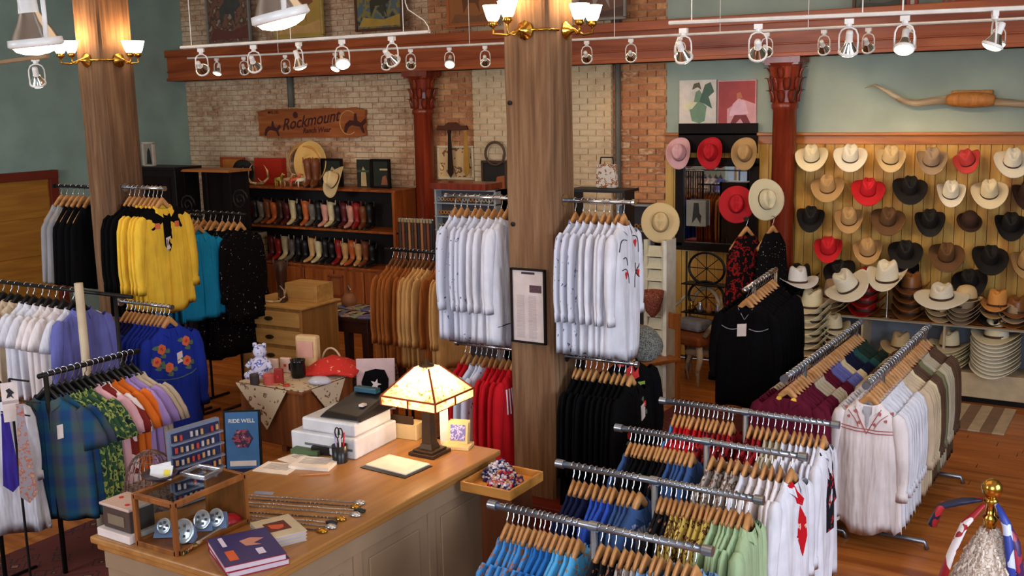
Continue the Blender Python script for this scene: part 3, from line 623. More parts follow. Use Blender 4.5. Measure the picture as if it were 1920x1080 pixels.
# --- dark sequined gowns
pq = PZ(420, 400, 1.95); stand_rack('black iron scroll rack holding dark sequined dresses', pq.x-.6, pq.x+.3, pq.y, pq.z)
rail_items((pq.x-.5, pq.y, pq.z), (pq.x+.26, pq.y, pq.z), [('gown', dkpat, 'dark patterned long dress', 3), ('gown', sequin, 'black sequined long dress', 4), ('jacket', sequin, 'black fringed jacket', 2)], RK, 'the scroll rack', 'dark dresses on the scroll rack', 'wooden hangers of the scroll rack', ys=1.0, sc=1.1)
for i, (x_, y_) in enumerate(((352, 385), (450, 375))):
    p = PY(x_, y_, pq.y-.02); m = MB()
    m.tube([(p.x+.11*(1-k/26)*cos(k*.55), p.y, p.z+.11*(1-k/26)*sin(k*.55)) for k in range(24)], .009, 6)
    tag(m.build('iron_scroll', BLKM, smooth=True), ['curled iron scroll behind the yellow shirts', 'curled iron scroll in front of the boot shelf'][i], 'scroll')
# --- periwinkle rack (left), rail running along x
pa = PZ(5, 522, 1.7); pz_ = PZ(185, 558, 1.7); yy_ = 4.8
stand_rack('dark metal rack on the far left with pale shirts', -8.1, -6.1, yy_, 1.7)
tag(MB().tube([(PZ(128, 540, 1.75).x+.15, yy_-.16, 1.80), (PZ(128, 540, 1.75).x+.15, yy_-.16, .0)], .03, 14).build('white_pole', M('cream_pole', (196, 178, 150), .5), smooth=True), 'cream round pole standing in front of the periwinkle shirt', 'pole')
rail_items((-8.0, yy_, 1.7), (-6.62, yy_, 1.7), [('short', pink, 'pink shirt', 2), ('short', khaki, 'khaki shirt', 2), ('short', beige, 'beige shirt', 3), ('short', white, 'white short sleeved shirt', 3), ('short', ivory, 'pale pink short sleeved shirt', 3), ('short', white, 'white short sleeved shirt', 1), ('shirt', peri, 'periwinkle blue shirt', 1)], RK, 'the far left rack', 'pale shirts on the far left rack', 'hangers of the far left rack', ys=.9, hmat=BKH, sc=.97, last={'patch': [TAG(-.03, -.36, .03, .09)]})
# --- plaid rack running away from the camera
pc0 = PZ(95, 722, 1.3); pc1 = PZ(250, 676, 1.3)
ry = T('garment_rack', 'black metal rack with the plaid and patterned shirts', 'clothes rack', (pc0.x, pc0.y, 0)); dv = pc1-pc0
MB().tube([(-.12, 0, 1.34), (dv.x-.06, dv.y+.1, 1.34)], .016, 10).build('rail', BLKM, ry, smooth=True)
for u in (.05, .98): MB().tube([(dv.x*u-.09, dv.y*u, 1.34), (dv.x*u-.09, dv.y*u, 0)], .016, 10).build('upright', BLKM, ry, smooth=True)
rail_items((pc1.x-.06, pc1.y+.05, 1.345), (pc0.x-.12, pc0.y+.03, 1.345), [('short', beige, 'beige patterned shirt', 2), ('short', lilac, 'lilac shirt', 2), ('short', orangec, 'orange shirt', 2), ('short', cow, 'shirt with brown and white cowhide print', 2), ('short', pink, 'pink patterned shirt', 1), ('short', greenp, 'green and yellow patterned shirt', 4), ('short', plaid, 'blue and green plaid shirt', 2)], .45, 'the plaid rack', 'patterned shirts on the plaid rack', 'hangers on the plaid rack', ys=.9, hmat=BKH, sc=1.12, frm='far end', last={'patch': [TAG(.08, -.32, .035, .08)]})
# --- white dress with ties, far left
pw = PZ(18, 722, 1.36)
stand_rack('dark rack in the left corner with white dress and ties', pw.x-1.2, pw.x-.1, pw.y, 1.36)
rail_items((pw.x-.45, pw.y, 1.36), (pw.x-.1, pw.y, 1.36), [('dress', offw, 'off white long dress', 2), ('dress', white, 'white long dress', 1)], 1.0, 'the corner rack', 'white dresses in the left corner', 'hangers in the left corner', ys=1, hmat=BKH, sc=.86, last={})
def tie(label, top, mat, L=.62, rz=1.0):
    t = T('necktie', label, 'necktie', top, rz)
    MB().prism([(-.018, 0), (.018, 0), (.05, -L+.05), (0, -L), (-.05, -L+.05)], -.004, .004).build('blade', mat, t)
    MB().prism([(-.022, 0), (.022, 0), (.016, -.05), (-.016, -.05)], -.01, .008).build('knot', mat, t, bevel=.003)
tst_x, tst_y = PZ(30, 740, 1.32).x, PZ(30, 740, 1.32).y-.03; p = PZ(30, 765, 1.28); tie('grey and orange floral necktie hanging on the white dress', (tst_x+.07, tst_y+.0, 1.28), C('tie_floral', (160, 150, 158), kind='print', c2=(186, 110, 84), c3=(196, 160, 110), thr=.54, scale=2))
p = PZ(-4, 800, 1.2); tie('purple blue necktie at the left edge', (tst_x-.09, tst_y-.0, 1.2), C('tie_purple', (66, 52, 150)), .5)
ts = PZ(30, 740, 1.32); tst = T('tie_stand', 'thin metal stand holding ties and cards at the left edge', 'stand', (ts.x-.02, ts.y-.02, 0))
MB().tube([(0, 0, 0), (0, 0, 1.42)], .008, 8).build('pole', BLKM, tst); MB().tube([(-.14, -.0, 1.285), (.2, .05, 1.285)], .005, 6).build('arm', BLKM, tst); MB().tube([(0, 0, 1.42), (.16, .02, 1.42)], .006, 6).build('arm', BLKM, tst); MB().box((0, 0, .008), (.2, .2, .016)).build('foot', BLKM, tst)
MB().tube([(-.12, 0, 1.2), (.12, .03, 1.2)], .005, 6).build('arm', BLKM, tst)
for i, (x_, y_) in enumerate(((22, 722), (30, 765))):
    p = PZ(x_, y_, 1.40-.09*i)
    c_ = T('sign_card', ['white card with a small horse drawing, upper of two at left edge', 'white blank card, lower of two at left edge'][i], 'card', (tst_x+.0, tst_y-.01, 1.34-.11*i), 1.0)
    MB().box((0, 0, 0), (.09, .004, .13)).build('card', tagm, c_)
    if i == 0: MB().prism([(-.02, -.03), (-.01, 0), (-.02, .02), (.0, .03), (.025, .0), (.01, -.01), (.02, -.035), (.005, -.02)], -.005, -.002).build('horse_drawing', blkthr, c_)
# --- black jackets rack on the right, running away
pj = PZ(1395, 545, 1.5); pk = PZ(1458, 503, 1.5)
jr = T('garment_rack', 'chrome rack of black jackets in front of the hat shelves', 'clothes rack', (pj.x, pj.y, 0))
MB().tube([(0, 0, 1.5), (pk.x-pj.x, 1.1, 1.5)], .02, 10).build('rail', CH, jr, smooth=True)
for u in (.3, 1): MB().tube([((pk.x-pj.x)*u, 1.1*u, 1.5), ((pk.x-pj.x)*u, 1.1*u, 0)], .016, 10).build('upright', CH, jr, smooth=True)
rail_items((pk.x, pj.y+1.05, 1.5), (pj.x, pj.y+.03, 1.5), [('jacket', black, 'black western jacket', 9), ('jacket', black, 'paper-tagged black western jacket', 1)], 0, 'the black jacket rack', 'black jackets before the hat shelves', 'wooden hangers of the black jacket rack', ys=.9, frm='far end', sc=.98,
   last={'patch': [TAG(-.02, -.32, .075, .1), ('white_piping', vine(-.19, -.30, -.04, -.31, .0025, -.02)+vine(.19, -.30, .04, -.31, .0025, .02)+vine(-.06, -.15, 0, -.24, .002, 0)+vine(.06, -.15, 0, -.24, .002, 0), grey)]})
# red and black dress hanging in front of the column
pr = PY(1400, 410, 10.3)
bar('iron arm holding the red and black dress by the column', (pr.x, pr.y+.5, pr.z), (pr.x, pr.y-.02, pr.z), mat=BLKM)
hang('gown', redblk, pr, .9, 'long red and black flowered dress hanging before the mirror', None, 'hanger of the red and black dress', None, sc=1.15)
hang('gown', sequin, pr+Vector((.22, .15, 0)), 1.0, 'black fringed shawl dress beside the red and black dress', None, 'hanger of the black fringed dress', None, sc=1.0)

# belt rack above the suede jackets
q0 = PY(748, 410, 7.9); q1 = PY(812, 412, 7.9)
br = T('belt_rack', 'dark rack of hanging belts and straps above the suede jackets', 'belt rack', (q0.x, 7.9, 0))
MB().tube([(0, 0, q0.z), (q1.x-q0.x, 0, q0.z)], .012, 8).build('rail', CH, br, smooth=True)
for u in (0, 1): MB().tube([((q1.x-q0.x)*u, 0, q0.z), ((q1.x-q0.x)*u, 0, 0)], .012, 8).build('upright', BLKM, br)
for k in range(11):
    xx = (q1.x-q0.x)*(k+.5)/11; b_ = [(56, 36, 26), (110, 64, 34), (30, 26, 26), (150, 100, 56)][k % 4]
    MB().box((xx, -.01, q0.z-.22), (.022, .01, .46)).build('belt', M('belt_leather_%d' % (k % 4), b_, .4), br, bevel=.002)
    MB().box((xx, -.016, q0.z-.01), (.03, .016, .04)).build('buckle', CH, br, bevel=.003)
# ================================================================== HATS
def hat_meshes(style):
    # front is -Y, crown up +Z, brim plane near z=0
    R0x, R0y = .082, .100; Rx, Ry = .165, .195; lift, h, pinch = .07, .14, 1
    if style == 'flat': lift, Rx, Ry, h = .012, .195, .205, .10
    if style == 'wide': lift, Rx, Ry = .045, .185, .215
    if style == 'tall': lift, h = .085, .145
    if style == 'bowler': lift, Rx, Ry, h, pinch = .02, .125, .15, .115, 0
    n = 32; brim = MB(); rings = []
    def bz(u, a): return lift*(abs(cos(a))**2.2)*u**1.6-.022*(abs(sin(a))**3)*u**1.5*(1 if style != 'bowler' else 0)
    for side in (0, 1):
        us = [0, .2, .45, .7, .88, 1] if side == 0 else [1, .88, .7, .45, .2, 0]
        for u in us:
            r = []
            for i in range(n):
                a = 2*pi*i/n; x = (R0x+(Rx-R0x)*u)*cos(a); y = (R0y+(Ry-R0y)*u)*sin(a)
                x *= 1-.10*(lift/.065)*u*abs(cos(a))
                r.append((x, y, bz(u, a)+(0 if side == 0 else .004)))
            rings.append(r)
    brim.loft(rings, cap=False)
    cr = MB(); rings = []
    prof = [(1.0, 0), (1.0, .15), (.97, .4), (.92, .65), (.86, .85), (.76, .97), (.55, 1.0), (.3, .96), (.06, .93)] if pinch else [(1, 0), (1, .2), (.97, .45), (.88, .7), (.7, .88), (.4, .98), (.05, 1)]
    for k, z in prof:
        r = []
        for i in range(n):
            a = 2*pi*i/n; x = R0x*k*cos(a); y = R0y*k*sin(a); zz = h*z
            if pinch:
                fr = max(0, -sin(a))
                x *= 1-.32*fr**1.2*z**2*(.4+.6*abs(cos(a))) if z > .3 else 1
                # long crease: a dent down the middle, raised ridges to the sides
                if z > .8: zz -= .035*max(0, 1-abs(x)/.03)*(1 if z > .95 else .3); zz -= .018*fr*(z-.8)*5*.6
                zz -= .0
            r.append((x, y, zz+.002))
        rings.append(r)
    cr.loft(rings)
    bd = MB(); bd.loft([[((R0x+.0025)*cos(2*pi*i/n), (R0y+.0025)*sin(2*pi*i/n), z) for i in range(n)] for z in (.004, .022)], cap=False)
    return brim.mesh('brim', True), cr.mesh('crown', True), bd.mesh('hat_band', True)
HM = {s: hat_meshes(s) for s in ('west', 'flat', 'wide', 'tall', 'bowler')}
H = lambda n, c, r=.8, **k: M('hat_'+n, c, r, kind=k.pop('kind', 'weave'), **k)
hc = {'cream': H('cream', (236, 222, 182)), 'bright': H('bright', (244, 236, 212)), 'beige': H('beige', (222, 194, 142)), 'tan': H('tan', (188, 152, 100)), 'red': H('red', (198, 26, 36), kind='plain'), 'redstraw': H('redstraw', (206, 70, 66)),
      'black': H('black', (22, 19, 18), .75, kind='plain'), 'brown': H('brown', (104, 72, 42), kind='plain'), 'dkbrown': H('dkbrown', (56, 34, 24), kind='plain'), 'pink': H('pink', (228, 176, 178)), 'orange': H('orange', (224, 158, 82)), 'white': H('white', (240, 236, 230), kind='plain'),
      'redleather': H('redleather', (160, 28, 24), .3, kind='plain'), 'brownleather': H('brownleather', (134, 84, 44), .35, kind='plain'), 'taupe': H('taupe', (176, 150, 118))}
bandd = M('dark_hat_band', (70, 46, 32), .6); bandl = M('light_hat_band', (200, 176, 130), .6); bandr = M('red_hat_band', (150, 20, 26), .6)
def hat(col, style, mx, label, group=None, band=None, sc=1.0):
    t = T('cowboy_hat' if style != 'bowler' else 'bowler_hat', label, 'hat', (0, 0, 0), 0, group)
    t.matrix_world = mx @ Matrix.Scale(sc, 4)
    b, c, d = HM[style]; obj('brim', b, hc[col], t); obj('crown', c, hc[col], t)
    obj('hat_band', d, band or (bandr if col == 'red' else bandd if col not in ('black',) else M('black_band', (40, 34, 30), .4)), t)
    return t
peg = M('peg_wood', (150, 100, 50), .5)
def wall_hat(px, py, col, style, label, roll=0, tiltdeg=34, sc=1.0, y=None, group='hats hung on the board wall', yaw=0, pg=True):
    p = PY(px, py+6, y or YW-.20)
    mx = Matrix.Translation(p) @ Matrix.Rotation(rad(yaw), 4, 'Z') @ Matrix.Rotation(rad(tiltdeg), 4, 'X') @ Matrix.Rotation(rad(roll), 4, 'Y') @ Matrix.Rotation(0, 4, 'Z')
    hat(col, style, mx, label, group, sc=sc)
    if pg:
        q = MB().tube([(0, 0, 0), (0, -(YW-.06-p.y)-.0, .0)], .012, 8).build('hat_peg', peg); q.location = (p.x, YW-.045, p.z+.02)
        tag(q, 'wooden peg holding the ' + label.replace('cowboy hat', 'hat').replace(' from the column in the', ' in').replace(' on the wall', '').replace(' hanging face-out above the black mirror', ' above the mirror'), 'peg', 'wooden hat pegs')
rows = [
 [(1522, 290, 'cream', 'wide', 'cream straw'), (1594, 290, 'bright', 'wide', 'pale round-crowned straw'), (1669, 293, 'beige', 'west', 'beige straw'), (1746, 297, 'taupe', 'west', 'light tan creased'), (1815, 297, 'redstraw', 'west', 'tilted red straw'), (1898, 299, 'bright', 'wide', 'bright cream')],
 [(1552, 347, 'tan', 'wide', 'tan straw'), (1627, 353, 'red', 'wide', 'bright red felt'), (1705, 350, 'black', 'wide', 'black felt'), (1782, 358, 'bright', 'tall', 'white creased'), (1855, 357, 'cream', 'wide', 'cream straw'), (1925, 362, 'dkbrown', 'west', 'dark brown felt')],
 [(1519, 405, 'black', 'west', 'black felt'), (1592, 407, 'tan', 'west', 'tan felt'), (1664, 408, 'brown', 'wide', 'brown leather-banded'), (1743, 412, 'black', 'west', 'black studded-band'), (1817, 411, 'dkbrown', 'bowler', 'dark brown bowler'), (1893, 419, 'black', 'west', 'black felt')],
 [(1553, 462, 'red', 'west', 'red felt'), (1627, 465, 'tan', 'west', 'tan dark-banded'), (1697, 470, 'black', 'wide', 'black felt'), (1774, 475, 'brown', 'wide', 'brown felt'), (1855, 480, 'black', 'wide', 'large black cord-banded'), (1924, 490, 'tan', 'west', 'tan felt')]]
for r, row in enumerate(rows):
    for i, (x, y, c, s_, l) in enumerate(row):
        rl = random.uniform(-5, 5)+(18 if c == 'redstraw' else 0)
        wall_hat(x, y, c, s_, f"{l} cowboy hat, {ORD[i]} from the column, {['top', 'second', 'third', 'bottom'][r]} row on the wall".replace('bowler cowboy', 'bowler'), roll=-rl, sc=(.97 if s_ != 'tall' else .92)*(1.0 if c != 'redstraw' else .88), yaw=14)
for x, y, c, s_, l in ((1274, 281, 'pink', 'west', 'pink'), (1333, 281, 'red', 'west', 'red'), (1397, 282, 'tan', 'west', 'golden tan')):
    wall_hat(x, y, c, s_, l+' cowboy hat hanging face-out above the black mirror', tiltdeg=74, group=None, sc=.93, yaw=8, y=YW-.2)
wall_hat(1381, 377, 'red', 'flat', 'round red cowboy hat over the mirror corner', tiltdeg=76, group=None, sc=.95, yaw=18, y=10.5, pg=False)
wall_hat(1436, 368, 'cream', 'flat', 'cream cowboy hat turned sideways in front of the column', tiltdeg=80, roll=-35, group=None, sc=1.04, yaw=82, y=10.5, pg=False)
wall_hat(1238, 411, 'beige', 'flat', 'round beige straw hat on the end of the white shelf', tiltdeg=74, group=None, sc=.98, yaw=27, y=9.6, pg=False)
# ---- hat display shelves along the board wall
shw = M('cream_shelf', (206, 186, 150), .5); zs = PY(1700, 600, 10.75).z
XS0, XS1 = PY(1470, 575, 10.75).x, .6
t = T('hat_display_unit', 'long cream hat display unit with glass shelf below the wall of hats', 'shelf unit', ((XS0+XS1)/2, 11, 0)); L = Matrix.Translation((-(XS0+XS1)/2, -11, 0))
MB().b2((XS0, 10.78, .06), (XS1, 11.2, .3), L).build('base', shw, t, bevel=.006)
MB().b2((XS0, 10.82, 0), (XS1, 11.2, .06), L).build('kick_board', BLKM, t)
MB().b2((XS0, 10.76, zs-.03), (XS1, 10.79, zs), L).build('shelf_edge', M('glass_edge', (170, 176, 160), .15), t)
MB().b2((XS0, 10.75, zs-.012), (XS1, 11.2, zs), L).build('shelf_board', M('warm_shelf', (176, 116, 60), .25, kind='woodx'), t)
MB().b2((XS0, 10.78, 0), (XS0+.03, 11.2, zs), L).build('side_panel', shw, t)
MB().b2((XS0, 11.17, 0), (XS1, 11.2, zs+.0), L).build('back_panel', M('grey_panel', (120, 128, 140), .5), t)
for k in range(1, 5): MB().b2((XS0+k*.78, 10.80, .3), (XS0+k*.78+.02, 11.17, zs-.012), L).build('divider', shw, t)
SG = 'hats on the hat display unit'
def stack(px, base_z, cols, where, style='west', yv=10.95, dz=.036, top=None, sc=1.12, rot=0, tilt=0, adj='nested', grp=None):
    p = PY(px, 560, yv); x = PY(px, 600, yv).x; n = len(cols)
    for i, c in enumerate(cols):
        mx = Matrix.Translation((x+random.uniform(-.008, .008), yv+random.uniform(-.008, .008), base_z+.025+i*dz)) @ Matrix.Rotation(rad(rot+random.uniform(-4, 4)), 4, 'Z') @ Matrix.Rotation(rad(tilt if i == n-1 else 0), 4, 'Y')
        lb = f"{ {'redleather':'red leather','brownleather':'brown leather','dkbrown':'dark brown','redstraw':'red straw'}.get(c, c)} hat, {'topmost' if i == n-1 else ORD[i]+' up'} in the stack {where}"
        hat(c, style, mx, lb, grp or SG, sc=sc)
    return x
stack(1500, zs, ['black']*5, 'behind the black jackets', dz=.065, sc=1.25)
stack(1562, zs, ['tan', 'tan', 'taupe'], 'beside the red leather hats', dz=.055, sc=1.3)
stack(1624, zs, ['redleather']*4, 'on the left of the glass shelf', dz=.09, sc=1.22)
stack(1706, zs, ['brownleather']*4, 'in the middle of the glass shelf', dz=.085, sc=1.2)
stack(1765, zs, ['beige']*3, 'right of the brown leather hats', dz=.06)
stack(1806, zs, ['taupe']*4, 'under the round-crowned beige hat', yv=10.9, dz=.04)
stack(1905, zs, ['brownleather', 'taupe', 'brownleather'], 'at the right edge', dz=.05)
stack(1867, zs+.0, ['black', 'tan', 'orange'], 'left of the right edge stack', yv=11.0, dz=.07)
stack(1522, .33, ['beige']*2+['cream']*6, 'at the left front of the unit', yv=10.55, dz=.072, sc=1.28, style='tall')
stack(1562, .33, ['cream']*6, 'right of the tall cream one', yv=10.68, dz=.055, rot=30)
stack(1870, .3, ['bright']*9+['cream'], 'on the lower shelf at right', yv=10.9, dz=.036, style='wide', sc=1.3)
stack(1782, .3, ['cream']*7, 'on the lower shelf behind the taupe jackets', yv=10.95, dz=.03, style='wide')
stack(1690, .3, ['beige']*4, 'on the lower shelf between both lengthwise racks', yv=10.95, dz=.04, style='wide')
def shelf_hat(px, py, yv, col, style, label, rx=0, ry=0, rz=0, sc=1.0):
    p = PY(px, py, yv)
    hat(col, style, Matrix.Translation(p-Vector((0, 0, .05))) @ Matrix.Rotation(rad(rz), 4, 'Z') @ Matrix.Rotation(rad(ry), 4, 'Y') @ Matrix.Rotation(rad(rx), 4, 'X'), label, None, sc=sc, band=bandd)
shelf_hat(1496, 520, 10.6, 'white', 'wide', 'white cowboy hat on top of the black stack by the black jackets', rz=35, sc=1.15)
shelf_hat(1592, 530, 10.5, 'bright', 'wide', 'cream cowboy hat tilted sideways above the red leather stack', ry=-32, rx=10, rz=25, sc=1.3)
shelf_hat(1664, 515, 10.7, 'bright', 'tall', 'cream cattleman hat standing on the red leather stack', rx=12, sc=1.3)
shelf_hat(1766, 548, 10.6, 'bright', 'flat', 'wide cream round-crowned hat right of the brown leather stack', rx=10, sc=1.3)
shelf_hat(1812, 552, 10.85, 'beige', 'bowler', 'narrow beige hat between the cream and orange hats', sc=1.2)
stnd = T('display_stand', 'small chrome display stand for hats on the glass shelf', 'display stand', (PY(1662, 600, 10.8).x, 10.8, zs)); MB().tube([(0, 0, 0), (0, 0, .3)], .006, 8).build('stem', CH, stnd); MB().lathe([(.05, 0), (.05, .008), (.01, .012)], 16).build('foot', CH, stnd)
for x_, y_, lb in ((1575, 505, 'black cowboy hat behind the tilted cream hat, below the red felt one'), (1693, 505, 'black cowboy hat behind the cattleman hat on the red stack'), (1819, 524, 'small black cowboy hat behind the narrow beige hat')):
    wall_hat(x_, y_, 'black', 'wide', lb, roll=-12, sc=.95, yaw=14, group=None)
# ---- long horns on the wall
hp = [PY(x, y, YW-.14) for x, y in ((1622, 165), (1640, 159), (1665, 172), (1690, 188), (1715, 194), (1745, 190), (1775, 187))]
ht = T('longhorn_horns', 'pair of long curved steer horns joined by a leather-wrapped centre above the hats', 'horns', tuple(hp[-1]))
L = Matrix.Translation(-hp[-1]); m = MB(); hr = [.004, .012, .022, .028, .033, .036, .038]
hornm = M('horn', (196, 176, 142), .3, kind='woodx', c2=(96, 66, 44), c3=(226, 212, 186), scale=.5)
m.tube(hp, hr, 12, mx=L); m.build('horn', hornm, ht, smooth=True)
cx = PY(1820, 187, YW-.14).x
m = MB(); m.tube([Vector((2*cx-p.x, p.y, p.z-.03)) for p in hp], hr, 12, mx=L); m.build('horn', hornm, ht, smooth=True)
m = MB(); a, b_ = hp[-1], Vector((2*cx-hp[-1].x, hp[-1].y, hp[-1].z-.01))
pts = [a.lerp(b_, u) for u in (0, .06, .15, .5, .85, .94, 1)]; m.tube(pts, [.045, .052, .066, .078, .066, .052, .045], 14, mx=L); m.build('leather_wrap', M('horn_leather', (182, 120, 58), .55, kind='wood', scale=2), ht, smooth=True)
MB().b2((a.x+.03, YW-.1, a.z-.02), (b_.x-.03, YW-.02, a.z+.085), L).build('mounting_block', M('horn_leather', (182, 120, 58)), ht, bevel=.01)
# ---- two prints left of the column
def panel(px0, py0, px1, py1, name, label, mat, frame=None, fw=.03, y=YW-.03, depth=.025, cat='picture', art=None, group=None, shapes=()):
    a = PY(px0, py0, y); b = PY(px1, py1, y); cx, cz = (a.x+b.x)/2, (a.z+b.z)/2; w_, h = abs(b.x-a.x), abs(a.z-b.z)
    t = T(name, label, cat, (cx, y, cz), 0, group)
    MB().box((0, depth/2, 0), (w_, depth, h)).build('canvas', mat, t)
    if frame:
        for (c, d) in (((0, 0, h/2), (w_+fw, .04, fw)), ((0, 0, -h/2), (w_+fw, .04, fw)), ((w_/2, 0, 0), (fw, .04, h)), ((-w_/2, 0, 0), (fw, .04, h))): MB().box(c, d).build('frame_bar', frame, t, bevel=.004)
    for k, (pn, poly, m_) in enumerate(shapes):
        MB().prism([(x*w_/2, z*h/2) for x, z in poly], -.0015-.0006*k, .001).build(pn, m_, t)
    return t
gsh = [('figure', [(-.3, -.7), (-.45, -.2), (-.2, .1), (-.1, .5), (.1, .6), (.25, .4), (.2, .1), (.5, -.1), (.4, -.7), (.1, -.8)], M('print_green', (120, 150, 118), .5)), ('horse', [(.1, .1), (.4, .8), (.7, .9), (.9, .5), (.6, .3), (.8, -.2), (.4, 0)], M('print_dark_green', (74, 104, 84), .5)),
       ('hair', [(-.3, .6), (-.2, .85), (.1, .9), (.2, .6), (0, .7)], M('print_olive', (96, 90, 60), .5)), ('guitar', [(-.8, -.05), (-.4, .1), (0, .08), (-.3, -.2), (-.7, -.25)], M('print_cream', (226, 220, 180), .5))]
panel(1274, 151, 1342, 240, 'art_print', 'green and white print of a riding figure, left of two above the mirror', M('print_white', (222, 210, 196), .4), shapes=gsh)
psh = [('background_shape', [(-.95, -.8), (-.95, .95), (.95, .95), (.95, 0), (.3, .2), (-.5, -.2), (-.5, -.8)], M('print_red', (168, 64, 62), .5, kind='plain')), ('figure', [(-.4, -.5), (-.2, 0), (.1, .25), (.45, .1), (.6, -.4), (.2, -.45)], M('print_pink', (222, 176, 190), .5)), ('head', [(0, .2), (0, .45), (.2, .5), (.3, .25)], M('print_orange', (196, 116, 76), .5)), ('trousers', [(-.35, -.85), (-.1, -.45), (.5, -.45), (.75, -.85), (.4, -.85), (.2, -.6), (-.1, -.85)], M('print_maroon', (120, 40, 44), .5))]
panel(1346, 151, 1417, 240, 'art_print', 'red and pink print of two seated figures, right of two above the mirror', M('print_rose', (206, 150, 150), .4), shapes=psh)
# ---- pictures standing on the beam ledge
gold = M('gold_frame', (190, 150, 90), .4); greyf = M('grey_frame', (130, 128, 120), .5); brf = M('brown_frame', (86, 48, 30), .5); orf = M('orange_frame', (176, 96, 46), .5)
P_ = lambda n, a, b, c, s_=.3: M(n, a, .6, kind='print', c2=b, c3=c, scale=s_, thr=.48)
def rider(col, col2): return [('rider_figure', [(-.35, -.6), (-.4, -.1), (-.1, .1), (-.05, .5), (.15, .5), (.2, .1), (.5, .15), (.65, -.05), (.3, -.2), (.35, -.6), (.15, -.25), (-.15, -.25)], M('poster_'+str(col), col, .6)), ('ground_shape', [(-.9, -.9), (-.7, -.6), (.2, -.7), (.9, -.55), (.9, -.9)], M('poster_'+str(col2), col2, .6))]
yy = YW-.22
panel(382, -60, 470, 78, 'framed_picture', 'grey framed faded red picture, first on the ledge from the left wall', P_('art_faded', (120, 84, 66), (84, 62, 52), (150, 140, 122), .6), greyf, y=yy, group='pictures on the beam ledge', shapes=rider((70, 70, 66), (104, 60, 48)))
panel(510, -60, 606, 66, 'framed_picture', 'yellow framed picture behind the bright hanging lamp, on the ledge', M('art_yellow', (178, 142, 66), .6, kind='plain', scale=.4), M('yellow_frame', (176, 150, 78), .5), y=yy, group='pictures on the beam ledge', shapes=rider((140, 84, 52), (196, 150, 90)))
panel(664, -60, 755, 52, 'framed_picture', 'brown framed picture with blue and yellow riders on the ledge', P_('art_blue', (86, 100, 106), (132, 118, 58), (66, 62, 48), .3), brf, y=yy, group='pictures on the beam ledge', shapes=rider((60, 54, 40), (176, 140, 60)))
panel(838, -60, 930, 44, 'framed_picture', 'orange wooden framed sepia picture left of the middle post, on the ledge', M('art_sepia', (156, 96, 50), .6, kind='plain', scale=.4), orf, y=yy, group='pictures on the beam ledge', shapes=rider((110, 66, 36), (126, 80, 46)))
panel(1084, -60, 1172, 33, 'framed_picture', 'grey framed brown picture right of the middle post, on the ledge', M('art_umber', (112, 78, 62), .6, kind='plain'), greyf, y=yy, group='pictures on the beam ledge', shapes=rider((150, 140, 128), (84, 60, 50)))
panel(1604, -60, 1690, 16, 'framed_picture', 'dark framed olive picture on the ledge above the horns', M('art_olive', (84, 88, 76), .6), brf, y=yy, group='pictures on the beam ledge', shapes=rider((40, 38, 34), (66, 66, 54)))
panel(1706, -60, 1718, 18, 'framed_picture', 'narrow pale picture with red edge on the ledge above the horns', M('art_pale', (190, 184, 170), .6), M('red_edge', (150, 60, 50)), y=yy, group='pictures on the beam ledge')
panel(1762, -60, 1868, 12, 'framed_picture', 'picture of red and green shapes at the right end of the ledge', P_('art_redgreen', (100, 116, 104), (150, 66, 48), (130, 140, 124), .25), None, y=yy, group='pictures on the beam ledge')
# ---- wooden shop sign
a = PY(482, 205, YW-.08); b_ = PY(686, 258, YW-.08); sw, shh = b_.x-a.x, a.z-b_.z
sg = T('shop_sign', 'rustic carved brown wooden shop sign with script lettering on the brick wall', 'sign', ((a.x+b_.x)/2, YW-.08, (a.z+b_.z)/2))
sgm = M('sign_board', (158, 84, 36), .6, kind='woodx', c2=(128, 62, 24), c3=(178, 104, 50)); dk = M('sign_burnt', (72, 26, 22), .7); lt = M('sign_pale', (206, 150, 84), .7)
e = []; r_ = random.Random(3)
for i in range(12): e.append((-sw/2+sw*i/11+0, shh/2+r_.uniform(-.008, .004)-(0.03 if i in (0, 11) else 0)))
for i in range(5): e.append((sw/2+r_.uniform(-.02, .012), shh/2-.05-(shh-.1)*i/4))
for i in range(12): e.append((sw/2-sw*i/11, -shh/2+r_.uniform(-.006, .006)+(0.03 if i in (0, 11) else 0)))
for i in range(5): e.append((-sw/2+r_.uniform(-.012, .02), -shh/2+.05+(shh-.1)*i/4))
MB().prism(e, 0, .04).build('board', sgm, sg)
rx = (pi/2, 0, 0)
text('lettering', 'Rockmount', .225, dk, sg, (.0*sw, -.004, .03), (pi/2, rad(-7), 0), shear=.45, bold=.003)
text('lettering', 'Ranch Wear', .10, dk, sg, (.06*sw, -.004, -.10), (pi/2, rad(-2), 0), shear=.3, bold=.002)
text('lettering', 'MFG. CO.', .05, dk, sg, (-.34*sw, -.004, .38*shh), rx, bold=.001)
m = MB(); R_ = .40*shh
m.tube([(.355*sw+R_*.95*cos(rad(k)), -.004, R_*sin(rad(k))) for k in range(50, 311, 13)], .008, 6); m.build('ring_emblem', lt, sg, smooth=True)
